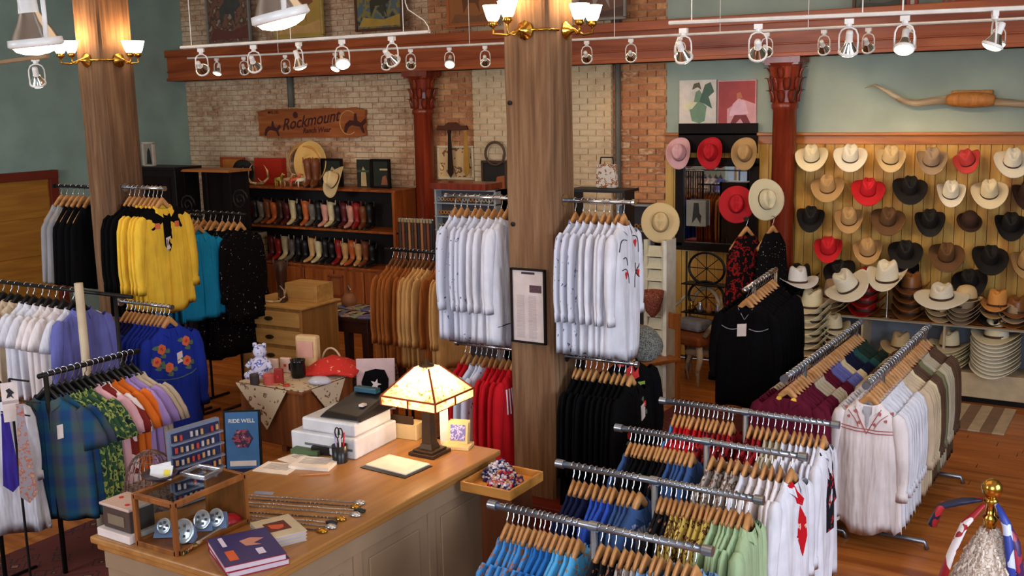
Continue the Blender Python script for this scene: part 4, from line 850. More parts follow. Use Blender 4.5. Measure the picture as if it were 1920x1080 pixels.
for k, (dx, dz_, s2, mt) in enumerate(((-.36, -.2, 1.0, dk), (.41, -.05, 1.25, dk))):
    hx, hz = dx*sw, dz_*shh; q = .12*s2
    MB().prism([(hx-q*1.3, hz-q*.7), (hx-q*1.1, hz), (hx-q*.6, hz+q*.35), (hx-q*.1, hz+q*.3), (hx-.0*q, hz+q*.9), (hx+q*.2, hz+q*.95), (hx+q*.3, hz+q*.3), (hx+q*.7, hz+q*.1), (hx+q*1.2, hz+q*.5), (hx+q*1.35, hz+q*.2), (hx+q*.9, hz-q*.2), (hx+q*1.1, hz-q*.8), (hx+q*.9, hz-q*.8), (hx+q*.6, hz-q*.25), (hx-q*.4, hz-q*.1), (hx-q*.8, hz-q*.3), (hx-q*1.05, hz-q*.8)], -.008, 0).build('bucking_horse', mt, sg)
MB().prism(circle(-.13*sw, .28*shh, .045, 10), -.008, 0).build('hat_emblem', dk, sg)
for i in range(8): text('lettering', 'BRONCS...'[i], .04, dk, sg, (.455*sw-.0, -.004, shh*(.33-.09*i)), rx) if False else None
# ---- black mirror cabinet
a = PY(1275, 303, YW-.1); b_ = PY(1412, 468, YW-.1)
mt_ = T('wall_mirror', 'black framed wall mirror below the pink red and tan hats', 'mirror', ((a.x+b_.x)/2, YW-.1, (a.z+b_.z)/2)); w_, h_ = b_.x-a.x, a.z-b_.z
mir = M('mirror_glass', (230, 230, 230), .02, 1); 
MB().box((0, .02, 0), (w_, .02, h_)).build('mirror_pane', mir, mt_)
fm = M('black_frame', (22, 14, 12), .6, spec=.15)
for (c, d) in (((0, 0, h_/2), (w_+.09, .06, .09)), ((0, 0, -h_/2), (w_+.09, .06, .09)), ((w_/2, 0, 0), (.09, .06, h_)), ((-w_/2, 0, 0), (.09, .06, h_))): MB().box(c, d).build('frame_bar', fm, mt_, bevel=.006)
MB().b2((-w_/2-.02, 0, h_/2+.1), (w_/2+.02, .04, h_/2+.42)).build('top_panel', fm, mt_)
# photo leaning in front of the mirror
panel(1287, 375, 1322, 425, 'framed_photo', 'black and white photo of a standing rider leaning at the mirror', M('photo_grey', (140, 136, 124), .5), None, y=YW-.16, shapes=[('rider_figure', [(-.4, -.8), (-.3, 0), (-.2, .8), (.3, .8), (.4, 0), (.6, -.2), (.5, -.8), (.1, -.3)], M('photo_black', (40, 38, 36)))])
# ---- white shelving with spectacles, right of middle post, and beige door-like end
a = PZ(1200, 655, 0)
# ================================================================== BOOT SHELVES
bsw = M('cherry_shelf', (160, 84, 34), .4, kind='wood', c2=(124, 58, 22), c3=(182, 104, 50)); yf = 10.8
xa, xb_ = PY(405, 350, yf).x, PY(740, 360, yf).x; zt = PY(600, 353, yf).z; zm = PY(600, 428, yf).z; zl = PY(600, 497, yf).z
bt = T('boot_shelf', 'wide cherry wood boot shelving unit against the painted brick wall', 'shelf unit', ((xa+xb_)/2, yf, 0)); L = Matrix.Translation((-(xa+xb_)/2, -yf, 0))
for z, n in ((zt, 'top_shelf'), (zm, 'middle_shelf'), (zl, 'lower_shelf')): MB().b2((xa, yf, z-.03), (xb_, YW-.03, z), L).build(n, bsw, bt, bevel=.004)
MB().b2((xb_-.04, yf-.02, 0), (xb_, YW-.03, zt-.03), L).build('side_panel', bsw, bt, bevel=.004)
MB().b2((xa, yf, 0), (xa+.04, YW-.03, zt-.03), L).build('side_panel', bsw, bt, bevel=.004)
MB().b2((xa, YW-.06, 0), (xb_, YW-.03, zt), L).build('back_panel', M('dark_back', (36, 28, 26), .8), bt)
nd = 6
for k in range(nd):
    wx = (xb_-xa-.08)/nd; MB().b2((xa+.04+k*wx+.01, yf-.015, .06), (xa+.04+(k+1)*wx-.01, yf+.01, zl-.05), L).build('cabinet_door', bsw, bt, bevel=.008)
MB().b2((xa+.04, yf+.02, 0), (xb_-.04, YW-.06, zl-.03), L).build('cabinet_body', bsw, bt)
def boot_meshes(v):
    m = MB(); hh = .33 if v else .29
    spine = [((0, .02, hh), (.058, .068)), ((0, .02, hh*.75), (.054, .062)), ((0, .022, hh*.5), (.048, .052)), ((0, .024, .12), (.040, .044))]
    rings = []
    n = 14
    for (c, (rx_, ry_)) in spine: rings.append([(rx_*cos(2*pi*i/n), c[1]+ry_*sin(2*pi*i/n), c[2]+(.018*cos(4*pi*i/n)*-1 if c[2] == hh else 0)) for i in range(n)])
    for (y, z, ang, rx_, rz_) in ((.012, .088, 22, .040, .052), (-.02, .07, 50, .038, .050), (-.055, .052, 68, .038, .038), (-.10, .042, 80, .042, .028), (-.15, .036, 88, .038, .022), (-.195, .032, 90, .024, .017), (-.215, .030, 90, .008, .010)):
        r = []
        ca, sa = cos(rad(ang)), sin(rad(ang))
        for i in range(n):
            u, v_ = rx_*cos(2*pi*i/n), rz_*sin(2*pi*i/n)
            r.append((u, y+v_*ca, max(.022, z+v_*sa)))
        rings.append(r)
    m.loft(rings)
    s_ = MB(); out = [(0, .065), (.028, .06), (.034, .03), (.026, -.02), (.030, -.07), (.043, -.11), (.036, -.165), (.012, -.215), (-.012, -.215), (-.036, -.165), (-.043, -.11), (-.030, -.07), (-.026, -.02), (-.034, .03), (-.028, .06)]
    s_.loft([[(x, y, z+(.0 if y < -.05 else .012)) for x, y in out] for z in (.008, .022)])
    s_.box((0, .035, .012), (.056, .055, .026), taper=1.05)
    pst = MB(); 
    for sx in (-1, 1): pst.tube([(sx*.058, .02-.01, hh-.04), (sx*.062, .02, hh+.025), (sx*.058, .02+.01, hh-.04)], .006, 6) if sx > 0 else None
    st = MB(); return m.mesh('upper', True), s_.mesh('sole', False), pst.mesh('pull_straps', False)
BM = [boot_meshes(0), boot_meshes(1)]
LE = lambda n, c, r=.4: M('boot_'+n, c, r)
bcol = {'black': LE('black', (26, 22, 22)), 'dark brown': LE('dkbrown', (66, 36, 24)), 'brown': LE('brown', (124, 66, 34)), 'orange': LE('orange', (186, 92, 40)), 'red': LE('red', (150, 30, 26)), 'cream': LE('cream', (214, 196, 150)), 'pink': LE('pink', (212, 150, 130)), 'maroon': LE('maroon', (90, 26, 26)), 'grey': LE('grey', (110, 100, 90)), 'tan': LE('tan', (204, 156, 96))}
soles = M('boot_sole', (70, 44, 26), .6)
def boot(loc, rz, col, label, group, v=0, sc=1.0, trim=None):
    t = T('cowboy_boot', label, 'boot', loc, rz, group, scale=(sc,)*3); u, s_, p_ = BM[v]
    obj('upper', u, bcol[col], t); obj('sole', s_, soles, t); obj('pull_strap', p_, bcol[trim or col], t); o = obj('pull_strap', p_, bcol[trim or col], t); o.scale = (-1, 1, 1); return t
r1 = ['black', 'dark brown', 'red', 'black', 'grey', 'brown', 'orange', 'dark brown', 'maroon', 'cream', 'black', 'orange', 'grey', 'black', 'pink', 'cream', 'black', 'maroon', 'pink', 'red', 'brown', 'black']
for i, c in enumerate(r1):
    u = (i+.5)/len(r1); p = PY(438+(700-438)*u, 425+6*u, yf+.2)
    boot((p.x, yf+.2, zm), .35+random.uniform(-.1, .1), c, f"{c} cowboy boot, {ORD[i]} from the left on the middle boot shelf", 'boots on the middle shelf', v=i % 2, sc=1.0)
r2 = ['maroon', 'red', 'cream', 'grey', 'black', 'black', 'tan', 'cream', 'black', 'black', 'red', 'tan', 'orange', 'tan', 'brown', 'black']
for i, c in enumerate(r2):
    u = (i+.5)/len(r2); p = PY(505+(705-505)*u, 497+6*u, yf+.2)
    boot((p.x, yf+.2, zl), .3+random.uniform(-.15, .15), c, f"{c} cowboy boot, {ORD[i]} from the left on the lower boot shelf", 'boots on the lower shelf', v=(i+1) % 2, sc=.98, trim='cream' if i % 3 == 1 else None)
crm = M('cream_box', (206, 180, 128), .6)
for k in range(4):
    p = PY(466, 490, yf+.12); o = MB().b2((-.20, -.13, 0), (.20, .14, .085)).build('shoe_box', crm, bevel=.003); o.location = (p.x, yf+.18, zl+k*.093); 
    tag(o, f"cream shoe box, {['lowest', 'second', 'third', 'topmost'][k]} of the stack at the left of the lower boot shelf", 'box', 'shoe boxes on the boot shelf')
# items on the top shelf
def on_top(px, dy=.2): return PY(px, 350, yf+dy).x
panel(415, 296, 460, 345, 'leather_folder', 'tan leather saddle bag with orange edge leaning on the boot shelf top', M('tan_leather', (196, 118, 48), .5), M('orange_leather', (170, 70, 30), .5), y=yf+.35, cat='bag')
panel(476, 296, 530, 345, 'leather_case', 'bright red leather case standing on the boot shelf top', M('red_leather', (172, 40, 22), .35), None, y=yf+.38, depth=.1, cat='case')
wall_hat(455, 318, 'black', 'west', 'black cowboy hat leaning against the tan bag on the boot shelf', tiltdeg=75, y=yf+.2, group=None, pg=False, yaw=25, roll=25)
wall_hat(628, 334, 'beige', 'wide', 'beige cowboy hat on the boot shelf in front of a dark picture', tiltdeg=55, y=yf+.02, group=None, pg=False, yaw=10, roll=-25, sc=1.1)
dkp = [('figure', [(-.4, -.9), (-.3, .1), (0, .5), (.4, .2), (.5, -.9)], M('poster_cream', (196, 170, 120))), ('band', [(-.9, .1), (.9, .1), (.9, .25), (-.9, .25)], M('poster_green', (60, 84, 66)))]
panel(604, 299, 642, 352, 'framed_picture', 'dark poster behind the beige hat on the boot shelf', M('poster_dark', (38, 44, 36), .5), fm, y=yf+.3, shapes=dkp)
panel(668, 299, 694, 352, 'framed_picture', 'dark green booklet cover on the boot shelf, left of the framed print', M('poster_dark', (38, 44, 36)), None, y=yf+.3, shapes=dkp)
panel(697, 300, 731, 352, 'framed_picture', 'dark framed print with cream lettering band at the right end of the boot shelf', M('poster_dark', (38, 44, 36)), fm, y=yf+.25, shapes=[('title_band', [(-.1, .25), (.8, .25), (.8, .38), (-.1, .38)], M('poster_cream', (196, 170, 120))), ('figures', [(0, -.8), (.2, -.2), (.6, -.1), (.8, -.8)], M('poster_brown', (150, 90, 60)))])
for k, dx in enumerate((0, .13)): boot((on_top(584)+dx, yf+.15, zt), .5, 'brown', ['left', 'right'][k]+' boot of the brown pair on top of the boot shelf', 'brown pair on top of the boot shelf', 1, 1.12)
# antlers
def antler(loc, label, sc=1, rz=0):
    m = MB(); bone = M('antler_bone', (222, 190, 140), .45)
    for sx in (-1, 1):
        m.tube([(0, 0, .02), (sx*.10, .0, .03), (sx*.17, .02, .09), (sx*.16, .03, .18), (sx*.10, .03, .25)], [.016, .015, .013, .009, .003], 8)
        m.tube([(sx*.17, .02, .10), (sx*.20, -.02, .17), (sx*.19, -.03, .22)], [.01, .007, .002], 6); m.tube([(sx*.12, 0, .04), (sx*.13, -.07, .06), (sx*.12, -.1, .10)], [.01, .007, .002], 6)
    o = m.build('antlers', bone, smooth=True); o.location = loc; o.scale = (sc,)*3; o.rotation_euler = (0, 0, rz); tag(o, label, 'antlers')
antler((on_top(490), yf+.12, zt), 'pale antlers lying in front of the red leather case', 1.15)
# coiled rope (lasso) and round wicker
rope = M('rope', (206, 150, 74), .8, kind='weave'); m = MB(); cc = PY(575, 308, YW-.12)
for k in range(4):
    R_ = .30-.016*k; m.tube([(cc.x+R_*1.2*cos(a_*2*pi/36), YW-.10-.02*k, cc.z+R_*1.0*sin(a_*2*pi/36)) for a_ in range(36)], .012, 6, closed=True)
tag(m.build('lasso', rope, smooth=True), 'coiled tan lasso rope on the brick wall behind the brown boots', 'rope')
sm = MB().lathe([(.02, .12), (.08, .11), (.1, .02), (.25, .0), (.30, .045), (.29, .05), (.24, .01), (.0, .0)], 28)
o = sm.build('sombrero', M('sombrero_straw', (226, 180, 104), .7, kind='weave'), smooth=True); o.location = PY(585, 305, YW-.16); o.rotation_euler = (rad(84), 0, 0); tag(o, 'golden straw sombrero hung on the brick wall below the sign', 'hat')
# small ornaments on the boot shelf
for k, (px_, c, nm, lb) in enumerate(((523, (196, 176, 80), 'yellow', 'small green and yellow figurine on the boot shelf'), (540, (200, 160, 120), 'peach', 'small peach horse figurine on the boot shelf'), (553, (210, 90, 60), 'coral', 'small coral figurine on the boot shelf'), (566, (230, 210, 180), 'ivory', 'small ivory bird figurine on the boot shelf'))):
    m = MB(); m.tube([(-.06, 0, .09), (.05, 0, .1)], [.026, .03], 8)
    for sx in (-.045, .045):
        for sy in (-.015, .015): m.tube([(sx, sy, .09), (sx, sy, 0)], [.011, .008], 6)
    m.tube([(.05, 0, .11), (.085, 0, .17), (.12, 0, .155)], [.02, .016, .009], 8); m.tube([(-.06, 0, .1), (-.09, 0, .05)], [.008, .003], 5)
    o = m.build('horse_figurine', M('figurine_'+nm, c, .4), smooth=True); o.location = (on_top(px_, .12), yf+.12, zt); o.rotation_euler = (0, 0, .3*k); tag(o, lb, 'figurine')
# ---- column side: shelf of glasses left and right of the middle post
white_sh = M('pale_shelf', (150, 156, 160), .5)
def glasses_shelf(x0, x1, y, z0, z1, n, label, seed):
    t = T('display_shelf', label, 'shelf unit', ((x0+x1)/2, y, 0)); L = Matrix.Translation((-(x0+x1)/2, -y, 0)); r = random.Random(seed)
    MB().b2((x0, y+.05, 0), (x1, y+.2, z1), L).build('back_panel', M('shelf_back', (64, 58, 62), .7), t)
    for xx in (x0, x1-.025): MB().b2((xx, y-.05, 0), (xx+.025, y+.2, z1), L).build('side_panel', white_sh, t)
    for k in range(n+1):
        z = z0+(z1-z0)*k/n; MB().b2((x0, y-.06, z-.012), (x1, y+.06, z), L).build('shelf_board', white_sh, t)
        if k < n:
            for j in range(int((x1-x0)/.085)):
                xx = x0+.06+j*.085; m = MB()
                for sx in (-1, 1): m.tube([(sx*.017+.012*cos(a_*pi/5), 0, .03+.016*sin(a_*pi/5)) for a_ in range(10)], .004, 5, closed=True)
                m.tube([(-.035, 0, .04), (-.035, .05, .035), (-.035, .06, .0)], .003, 4); m.tube([(.035, 0, .04), (.035, .05, .035), (.035, .06, .0)], .003, 4)
                m.tube([(-.006, 0, .035), (.006, 0, .035)], .003, 4)
                o = m.build('spectacles', M('spec%d' % r.randrange(4), r.choice([(180, 120, 60), (60, 50, 48), (150, 60, 40), (170, 160, 140)]), .3)); o.location = (xx, y-.02, z); o.scale = (1.3,)*3
                tag(o, f"spectacles, {ORD[j]} on {ORD[k]} shelf up, unit {label.split(', ')[-1]}", 'spectacles', 'spectacles on '+label)
a = PY(819, 350, 9.6); b_ = PY(890, 350, 9.6)
glasses_shelf(a.x, b_.x+.3, 9.6, 1.15, a.z-.02, 6, 'pale shelf unit of spectacles, left of the middle post', 1)
o = MB().b2((a.x-.03, 9.5, a.z-.02), (b_.x+.2, 9.85, a.z+.05)).build('shelf_top', redw, bevel=.006); tag(o, 'dark red wooden top board on the left spectacle shelf', 'board')
a2 = PY(1160, 382, 9.7); b2_ = PY(1215, 385, 9.7)
glasses_shelf(a2.x, b2_.x+.05, 9.7, .4, a2.z, 6, 'grey shelf unit of spectacles, right of the middle post', 2)
# louvred white screen
a = PZ(1232, 665, 0.0); yv = 9.5
lx0, lx1 = PY(1212, 430, yv).x, PY(1246, 430, yv).x; zt2 = PY(1235, 450, yv).z
lv = T('shutter_panel', 'cream louvred panel standing under the round beige straw hat', 'shutter', ((lx0+lx1)/2, yv, 0)); w_ = lx1-lx0
lvm = M('cream_paint', (206, 196, 166), .5)
for sx in (-1, 1): MB().b2((sx*w_/2-.02, -.02, 0), (sx*w_/2+.02, .02, zt2)).build('stile', lvm, lv)
MB().b2((w_/2-.0, -.03, 0), (w_/2+.035, .2, zt2)).build('edge_board', M('white_paint', (226, 222, 206), .5), lv)
for k in range(int(zt2/.12)): 
    o = MB().box((0, 0, 0), (w_, .012, .11)).build('slat', lvm, lv); o.location = (0, 0, .06+k*.12); o.rotation_euler = (rad(-22), 0, 0)
# framed picture and ties on the back wall left of middle post
panel(822, 275, 888, 335, 'framed_picture', 'cream framed embroidered picture behind the hanging bolo ties', M('cream_sampler', (210, 180, 132), .7, kind='print', c2=(120, 84, 56), thr=.58, scale=.5), M('cream_frame', (214, 200, 166), .5), y=YW-.06)
p = PY(848, 240, YW-.12)
t = T('tie_rack', 'dark wooden yoke-shaped tie rack high on the brick left of the middle post', 'rack', tuple(p)); 
MB().prism([(-.24, -.02), (-.22, .03), (-.12, .03), (-.06, .07), (.06, .07), (.12, .03), (.22, .03), (.24, -.02), (.1, -.03), (-.1, -.03)], -.02, .02).build('yoke', M('dark_walnut', (84, 42, 22), .4), t, bevel=.006)
for px_, c, L_, lb in ((843, (48, 36, 30), .58, 'dark braided leather strap hanging from the tie rack'), (873, (176, 130, 60), .56, 'golden necktie hanging from the tie rack')):
    q = PY(px_, 247, YW-.15); tt = T('necktie', lb, 'necktie', tuple(q)); MB().prism([(-.02, 0), (.02, 0), (.045, -L_+.06), (0, -L_), (-.045, -L_+.06)], -.012, .0).build('blade', C('tie_%d' % px_, c), tt, bevel=.004); MB().box((0, -.006, 0), (.05, .022, .04)).build('knot', C('tie_%d' % px_, c), tt, bevel=.004)
# chalkboard with lasso circle, left of the post
panel(905, 303, 950, 360, 'chalkboard', 'small black board with an orange figure left of the middle post', M('board_black', (34, 30, 28), .7), M('board_frame', (70, 46, 30)), y=YW-.13, cat='board', shapes=[('orange_shape', [(0, -.8), (.2, 0), (.9, .1), (.9, -.8)], M('board_orange', (170, 90, 40)))])
q = PY(928, 288, YW-.15); m = MB(); m.tube([(.14*cos(k*pi/12), 0, .14*sin(k*pi/12)) for k in range(24)], .016, 8, closed=True); o = m.build('horse_collar', M('collar_leather', (84, 62, 46), .6), smooth=True); o.location = q; tag(o, 'dark leather ring hanging above the small black board', 'ring')
# cow-print bag and items right of post top
m = MB(); q = PY(1138, 330, 8.8)
t = T('cowhide_bag', 'white bag with brown flower print standing behind the white shirts', 'bag', tuple(q)); MB().box((0, 0, 0), (.21, .08, .22), taper=.9).build('body', C('bagprint', (206, 196, 184), kind='print', c2=(150, 90, 50), c3=(70, 60, 66), thr=.5, scale=1.2), t, bevel=.02)
MB().tube([(-.07, 0, .1), (-.06, 0, .17), (.06, 0, .17), (.07, 0, .1)], .008, 6).build('handle', BLKM, t)
o = MB().b2((q.x-.35, 8.65, q.z-.14), (q.x+.25, 8.95, q.z-.115)).b2((q.x-.33, 8.7, 0), (q.x-.30, 8.9, q.z-.12)).b2((q.x+.2, 8.7, 0), (q.x+.23, 8.9, q.z-.12)).build('side_stand', BLKM); tag(o, 'tall narrow dark stand behind the white shirts holding the flower print bag', 'stand')
# ================================================================== COUNTER
cw = M('counter_top', (166, 116, 62), .28, kind='woody', c2=(150, 100, 50), c3=(178, 130, 74), spec=.5); cp = M('counter_panel', (146, 122, 96), .5, kind='plain', scale=.4)
CX0, CX1, CY0, CY1 = -4.255, -3.2, 2.99, 4.98
ct = T('sales_counter', 'long wooden sales counter with panelled pale sides and honey brown top', 'counter', ((CX0+CX1)/2, (CY0+CY1)/2, 0)); L = Matrix.Translation((-(CX0+CX1)/2, -(CY0+CY1)/2, 0))
MB().b2((CX0, CY0, .965), (CX1, CY1, 1.0), L).build('worktop', cw, ct, bevel=.008)
MB().b2((CX0+.02, CY0+.02, .93), (CX1-.02, CY1-.02, .965), L).build('moulding', cw, ct, bevel=.008)
MB().b2((CX0+.05, CY0+.05, 0), (CX1-.05, CY1-.05, .93), L).build('body', cp, ct)
for x in (CX1-.05, ):
    for k in range(3):
        y0 = CY0+.10+k*.61; MB().b2((x, y0, .0), (x+.012, y0+.06, .93), L).build('stile', cp, ct, bevel=.002); MB().b2((x, y0+.12, .16), (x+.010, y0+.53, .78), L).build('panel', cp, ct, bevel=.008)
    MB().b2((x, CY0+.05, .84), (x+.014, CY1-.05, .93), L).build('rail', cp, ct, bevel=.003); MB().b2((x, CY0+.05, 0), (x+.014, CY1-.05, .1), L).build('rail', cp, ct, bevel=.003)
for k in range(2):
    x0 = CX0+.12+k*.43; MB().b2((x0+.05, CY0+.04, .16), (x0+.36, CY0+.05, .78), L).build('panel', cp, ct, bevel=.008)
MB().b2((CX0+.05, CY0+.036, .84), (CX1-.05, CY0+.05, .93), L).build('rail', cp, ct, bevel=.003)
Z1 = 1.0
def on(px, py, z=Z1): return PZ(px, py, z)
# --- table lamp
lp = on(806, 850); t = T('table_lamp', 'lit table lamp with square amber mica shade and bronze base on the counter', 'lamp', (lp.x, lp.y, Z1), 0, scale=(.88, .88, .84))
brz = M('bronze', (74, 56, 40), .4, .6)
m = MB(); m.box((0, 0, .012), (.20, .20, .024)); m.box((0, 0, .032), (.16, .16, .016)); m.box((0, 0, .06), (.10, .10, .04), taper=.8); m.build('base', brz, t, bevel=.003)
MB().box((0, 0, .24), (.075, .075, .34), taper=.72).build('column', brz, t, bevel=.004)
MB().tube([(0, 0, .4), (0, 0, .64)], .006, 8).build('stem', brz, t); MB().lathe([(.05, .615), (.05, .625), (.02, .635), (.012, .66), (.0, .662)], 14).build('finial', brz, t, smooth=True)
zb_, zs_, zt_, hb, ht_ = .375, .435, .615, .215, .06
mica = NT('mica_shade', .5); f = mica.n('ShaderNodeTexNoise', {'Vector': mica.coord((1, 1, 1)), 'Scale': 26, 'Detail': 5, 'Distortion': 1.5}).outputs[0]
colr = mica.ramp(f, [(.36, (.35, .15, .05)), (.43, (.9, .66, .36)), (.6, (1, .88, .66))]); mica.base(colr)
mica.b.inputs['Transmission Weight'].default_value = 0
tr = mica.n('ShaderNodeBsdfTranslucent', {'Color': colr}); mx_ = mica.n('ShaderNodeMixShader', {'Fac': .75}); mica.t.links.new(mica.b.outputs[0], mx_.inputs[1]); mica.t.links.new(tr.outputs[0], mx_.inputs[2]); mica.t.links.new(mx_.outputs[0], mica.t.nodes['Material Output'].inputs[0])
ex = [(-1, -1), (1, -1), (1, 1), (-1, 1)]
for i in range(4):
    a, b_ = ex[i], ex[(i+1) % 4]
    MB().add([(a[0]*hb, a[1]*hb, zs_), (b_[0]*hb, b_[1]*hb, zs_), (b_[0]*ht_, b_[1]*ht_, zt_), (a[0]*ht_, a[1]*ht_, zt_)], [(0, 1, 2, 3)]).build('shade_panel', mica.m, t)
    MB().add([(a[0]*hb, a[1]*hb, zb_), (b_[0]*hb, b_[1]*hb, zb_), (b_[0]*hb, b_[1]*hb, zs_), (a[0]*hb, a[1]*hb, zs_)], [(0, 1, 2, 3)]).build('skirt_panel', mica.m, t)
    m = MB(); rim = .007
    m.tube([(a[0]*hb, a[1]*hb, zs_), (a[0]*ht_, a[1]*ht_, zt_)], rim, 6); m.tube([(a[0]*hb, a[1]*hb, zs_), (b_[0]*hb, b_[1]*hb, zs_)], rim, 6); m.tube([(a[0]*hb, a[1]*hb, zb_), (b_[0]*hb, b_[1]*hb, zb_)], .003, 6)
    m.tube([(a[0]*hb, a[1]*hb, zb_), (a[0]*hb, a[1]*hb, zs_)], rim, 6); mid = ((a[0]+b_[0])/2*hb, (a[1]+b_[1])/2*hb); m.tube([(*mid, zb_), (*mid, zs_)], rim, 6)
    m.build('shade_frame', M('copper_frame', (150, 70, 36), .4, .7), t)
point((lp.x-.05, lp.y, Z1+.42), 5.5, (1, .66, .34), .03); point((lp.x+.05, lp.y, Z1+.42), 5.5, (1, .66, .34), .03)
# --- receipt printer / terminal stack
pz0 = on(560, 835); 
q = on(668, 866); eq = T('office_printer', 'white office printer box with black tray top on the counter left of the lamp', 'printer', (q.x-.02, q.y+.02, Z1), rad(4))
wpl = M('white_plastic', (206, 204, 206), .35); bpl = M('black_plastic', (30, 27, 27), .3); gpl = M('blue_screen', (40, 90, 110), .2)
MB().b2((-.46, .0, 0), (.0, .42, .12)).build('lower_case', wpl, eq, bevel=.01)
MB().b2((-.40, .03, .12), (-.02, .40, .20)).build('upper_case', wpl, eq, bevel=.014)
MB().add([(-.30, .06, .20), (.0, .06, .20), (.0, .40, .20), (-.30, .40, .20), (-.27, .10, .235), (-.03, .08, .225), (-.02, .38, .29), (-.26, .38, .29)], [(3, 2, 1, 0), (4, 5, 6, 7), (0, 1, 5, 4), (1, 2, 6, 5), (2, 3, 7, 6), (3, 0, 4, 7)]).build('black_lid', bpl, eq, bevel=.01)
MB().box((-.16, .36, .305), (.16, .05, .03)).build('display', gpl, eq, bevel=.004); MB().box((-.08, .20, .262), (.03, .04, .012)).build('sticker', tagm, eq)
MB().b2((-.36, .0, .045), (-.02, .012, .06)).build('paper_slot', M('slot_grey', (90, 90, 92)), eq)
# card reader right
q = on(712, 822); c_ = T('card_reader', 'dark card reader on a stalk right of the printer', 'card reader', (q.x, q.y, Z1)); MB().box((0, 0, .008), (.14, .10, .016)).build('base', bpl, c_, bevel=.003); MB().box((0, 0, .09), (.035, .03, .16)).build('stalk', bpl, c_); o = MB().box((0, 0, 0), (.10, .12, .03)).build('head', bpl, c_, bevel=.006); o.location = (0, 0, .18); o.rotation_euler = (rad(25), 0, 0)
# pen cup
q = on(638, 866); c_ = T('pen_cup', 'black mesh pen cup with scissors and pens in front of the printer', 'pen cup', (q.x, q.y, Z1)); MB().lathe([(.042, 0), (.046, .10), (.042, .10), (.038, .004), (0, .004)], 16, cap=False).build('cup', bpl, c_, smooth=True)
for k, (dx, dy, c) in enumerate(((.01, .01, (200, 40, 50)), (-.015, 0, (180, 170, 210)), (.015, -.015, (220, 210, 210)))):
    o = MB().tube([(dx, dy, .01), (dx*2.2, dy*2, .17)], .005, 6).build('pen', M('pen_%d' % k, c, .4), c_)
m = MB()
for sx in (-1, 1): m.tube([(sx*.012+.016*cos(a_*pi/6), 0, .17+.03*sin(a_*pi/6)) for a_ in range(12)], .004, 5, closed=True); m.tube([(sx*.012, 0, .14), (0, 0, .03)], .004, 5)
m.build('scissors', bpl, c_)
# papers, clipboard
paper = M('paper', (236, 222, 206), .7)
def sheet(px, py, w_, d, label, mat=paper, th=.004, rz=0, name='paper_sheet', cat='paper', z=Z1, marks=0):
    q = on(px, py, z); o = T(name, label, cat, (q.x, q.y, z), rad(rz)); MB().box((0, 0, th/2), (w_, d, th)).build('sheet', mat, o)
    for k in range(marks): MB().box((-.0, d*.35-k*d*.1, th+.0005), (w_*.7, .006, .001)).build('ruled_line', M('ink_grey', (160, 150, 146)), o)
    return o
sheet(745, 873, .30, .20, 'thick cream paper sheet on a black clipboard before the lamp', rz=-4, th=.010)
sheet(743, 876, .33, .23, 'black clipboard lying under cream paper near the lamp', bpl, .004, -4, 'clipboard', 'clipboard')
sheet(520, 878, .22, .16, 'loose printed form at the far left of the counter top', rz=12, marks=6); sheet(590, 872, .24, .17, 'stacked receipt pad beside the loose form', rz=18, th=.018, marks=6, name='receipt_pad', cat='notepad')
sheet(560, 862, .20, .14, 'printed sheet lying partly beneath the receipt pad', rz=-8, marks=4)
sheet(577, 850, .18, .08, 'green box lid at the back edge of the counter', M('green_card', (76, 96, 60)), .03, 10, 'green_box', 'box')
sheet(610, 850, .14, .08, 'black stapler block behind the receipt pad', bpl, .05, 20, 'stapler', 'stapler')
m = MB(); q = on(585, 893); m.tube([(0, 0, .004), (.13, .10, .006)], .004, 6); o = m.build('pencil', M('pencil_wood', (206, 130, 80))); o.location = (q.x-.06, q.y-.03, Z1); tag(o, 'orange pencil lying in front of the receipt pad', 'pencil')
sheet(495, 925, .10, .025, 'small grey folded clip above the beaded straps', M('grey_card', (140, 144, 160)), .006, 20, 'paper_clip', 'clip')
sheet(690, 832, .18, .04, 'pile of silver trinkets beneath the printer edge', M('silver_bits', (200, 190, 180), .3, .6, kind='print', c2=(120, 110, 100), thr=.5), .02, 25, 'trinket_tray', 'tray')
# name cards behind the lamp, card box
for k, (px_, py_, w_, lb) in enumerate(((795, 835, .10, 'white leaflet standing left behind the lamp column'), (823, 838, .09, 'white leaflet standing right behind the lamp column'))):
    q = on(px_, py_); o = T('leaflet', lb, 'leaflet', (q.x, q.y+.06, Z1), .5); r2_ = MB().box((0, 0, .11), (.05, .012, .22)).build('sheet', paper, o); 
q = on(757, 818); o = T('cream_tray', 'low cream letter tray behind the lamp, left of its base', 'tray', (q.x, q.y, Z1), .1); MB().box((0, 0, .05), (.24, .10, .10)).build('box', crm, o, bevel=.004); MB().box((0, -.045, .12), (.20, .01, .05)).build('dark_front', brz, o)
q = on(858, 838); o = T('card_display', 'wooden card holder with blue square picture card right of the lamp', 'card holder', (q.x, q.y, Z1), .3)
MB().box((0, 0, .01), (.17, .12, .02)).build('base', M('maple', (222, 186, 130), .5), o, bevel=.003)
for k in range(3): r2_ = MB().box((0, 0, .07), (.12, .008, .13)).build('card', M('maple', (222, 186, 130)), o); r2_.location = (0, .0+.02*k, .015); r2_.rotation_euler = (rad(-14), 0, 0)
r2_ = MB().box((0, -.006, .07), (.09, .004, .09)).build('picture', M('blue_card', (110, 110, 180), .5, kind='print', c2=(200, 190, 220), c3=(70, 80, 150), thr=.5, scale=2), o); r2_.location = (0, 0, .015); r2_.rotation_euler = (rad(-14), 0, 0)
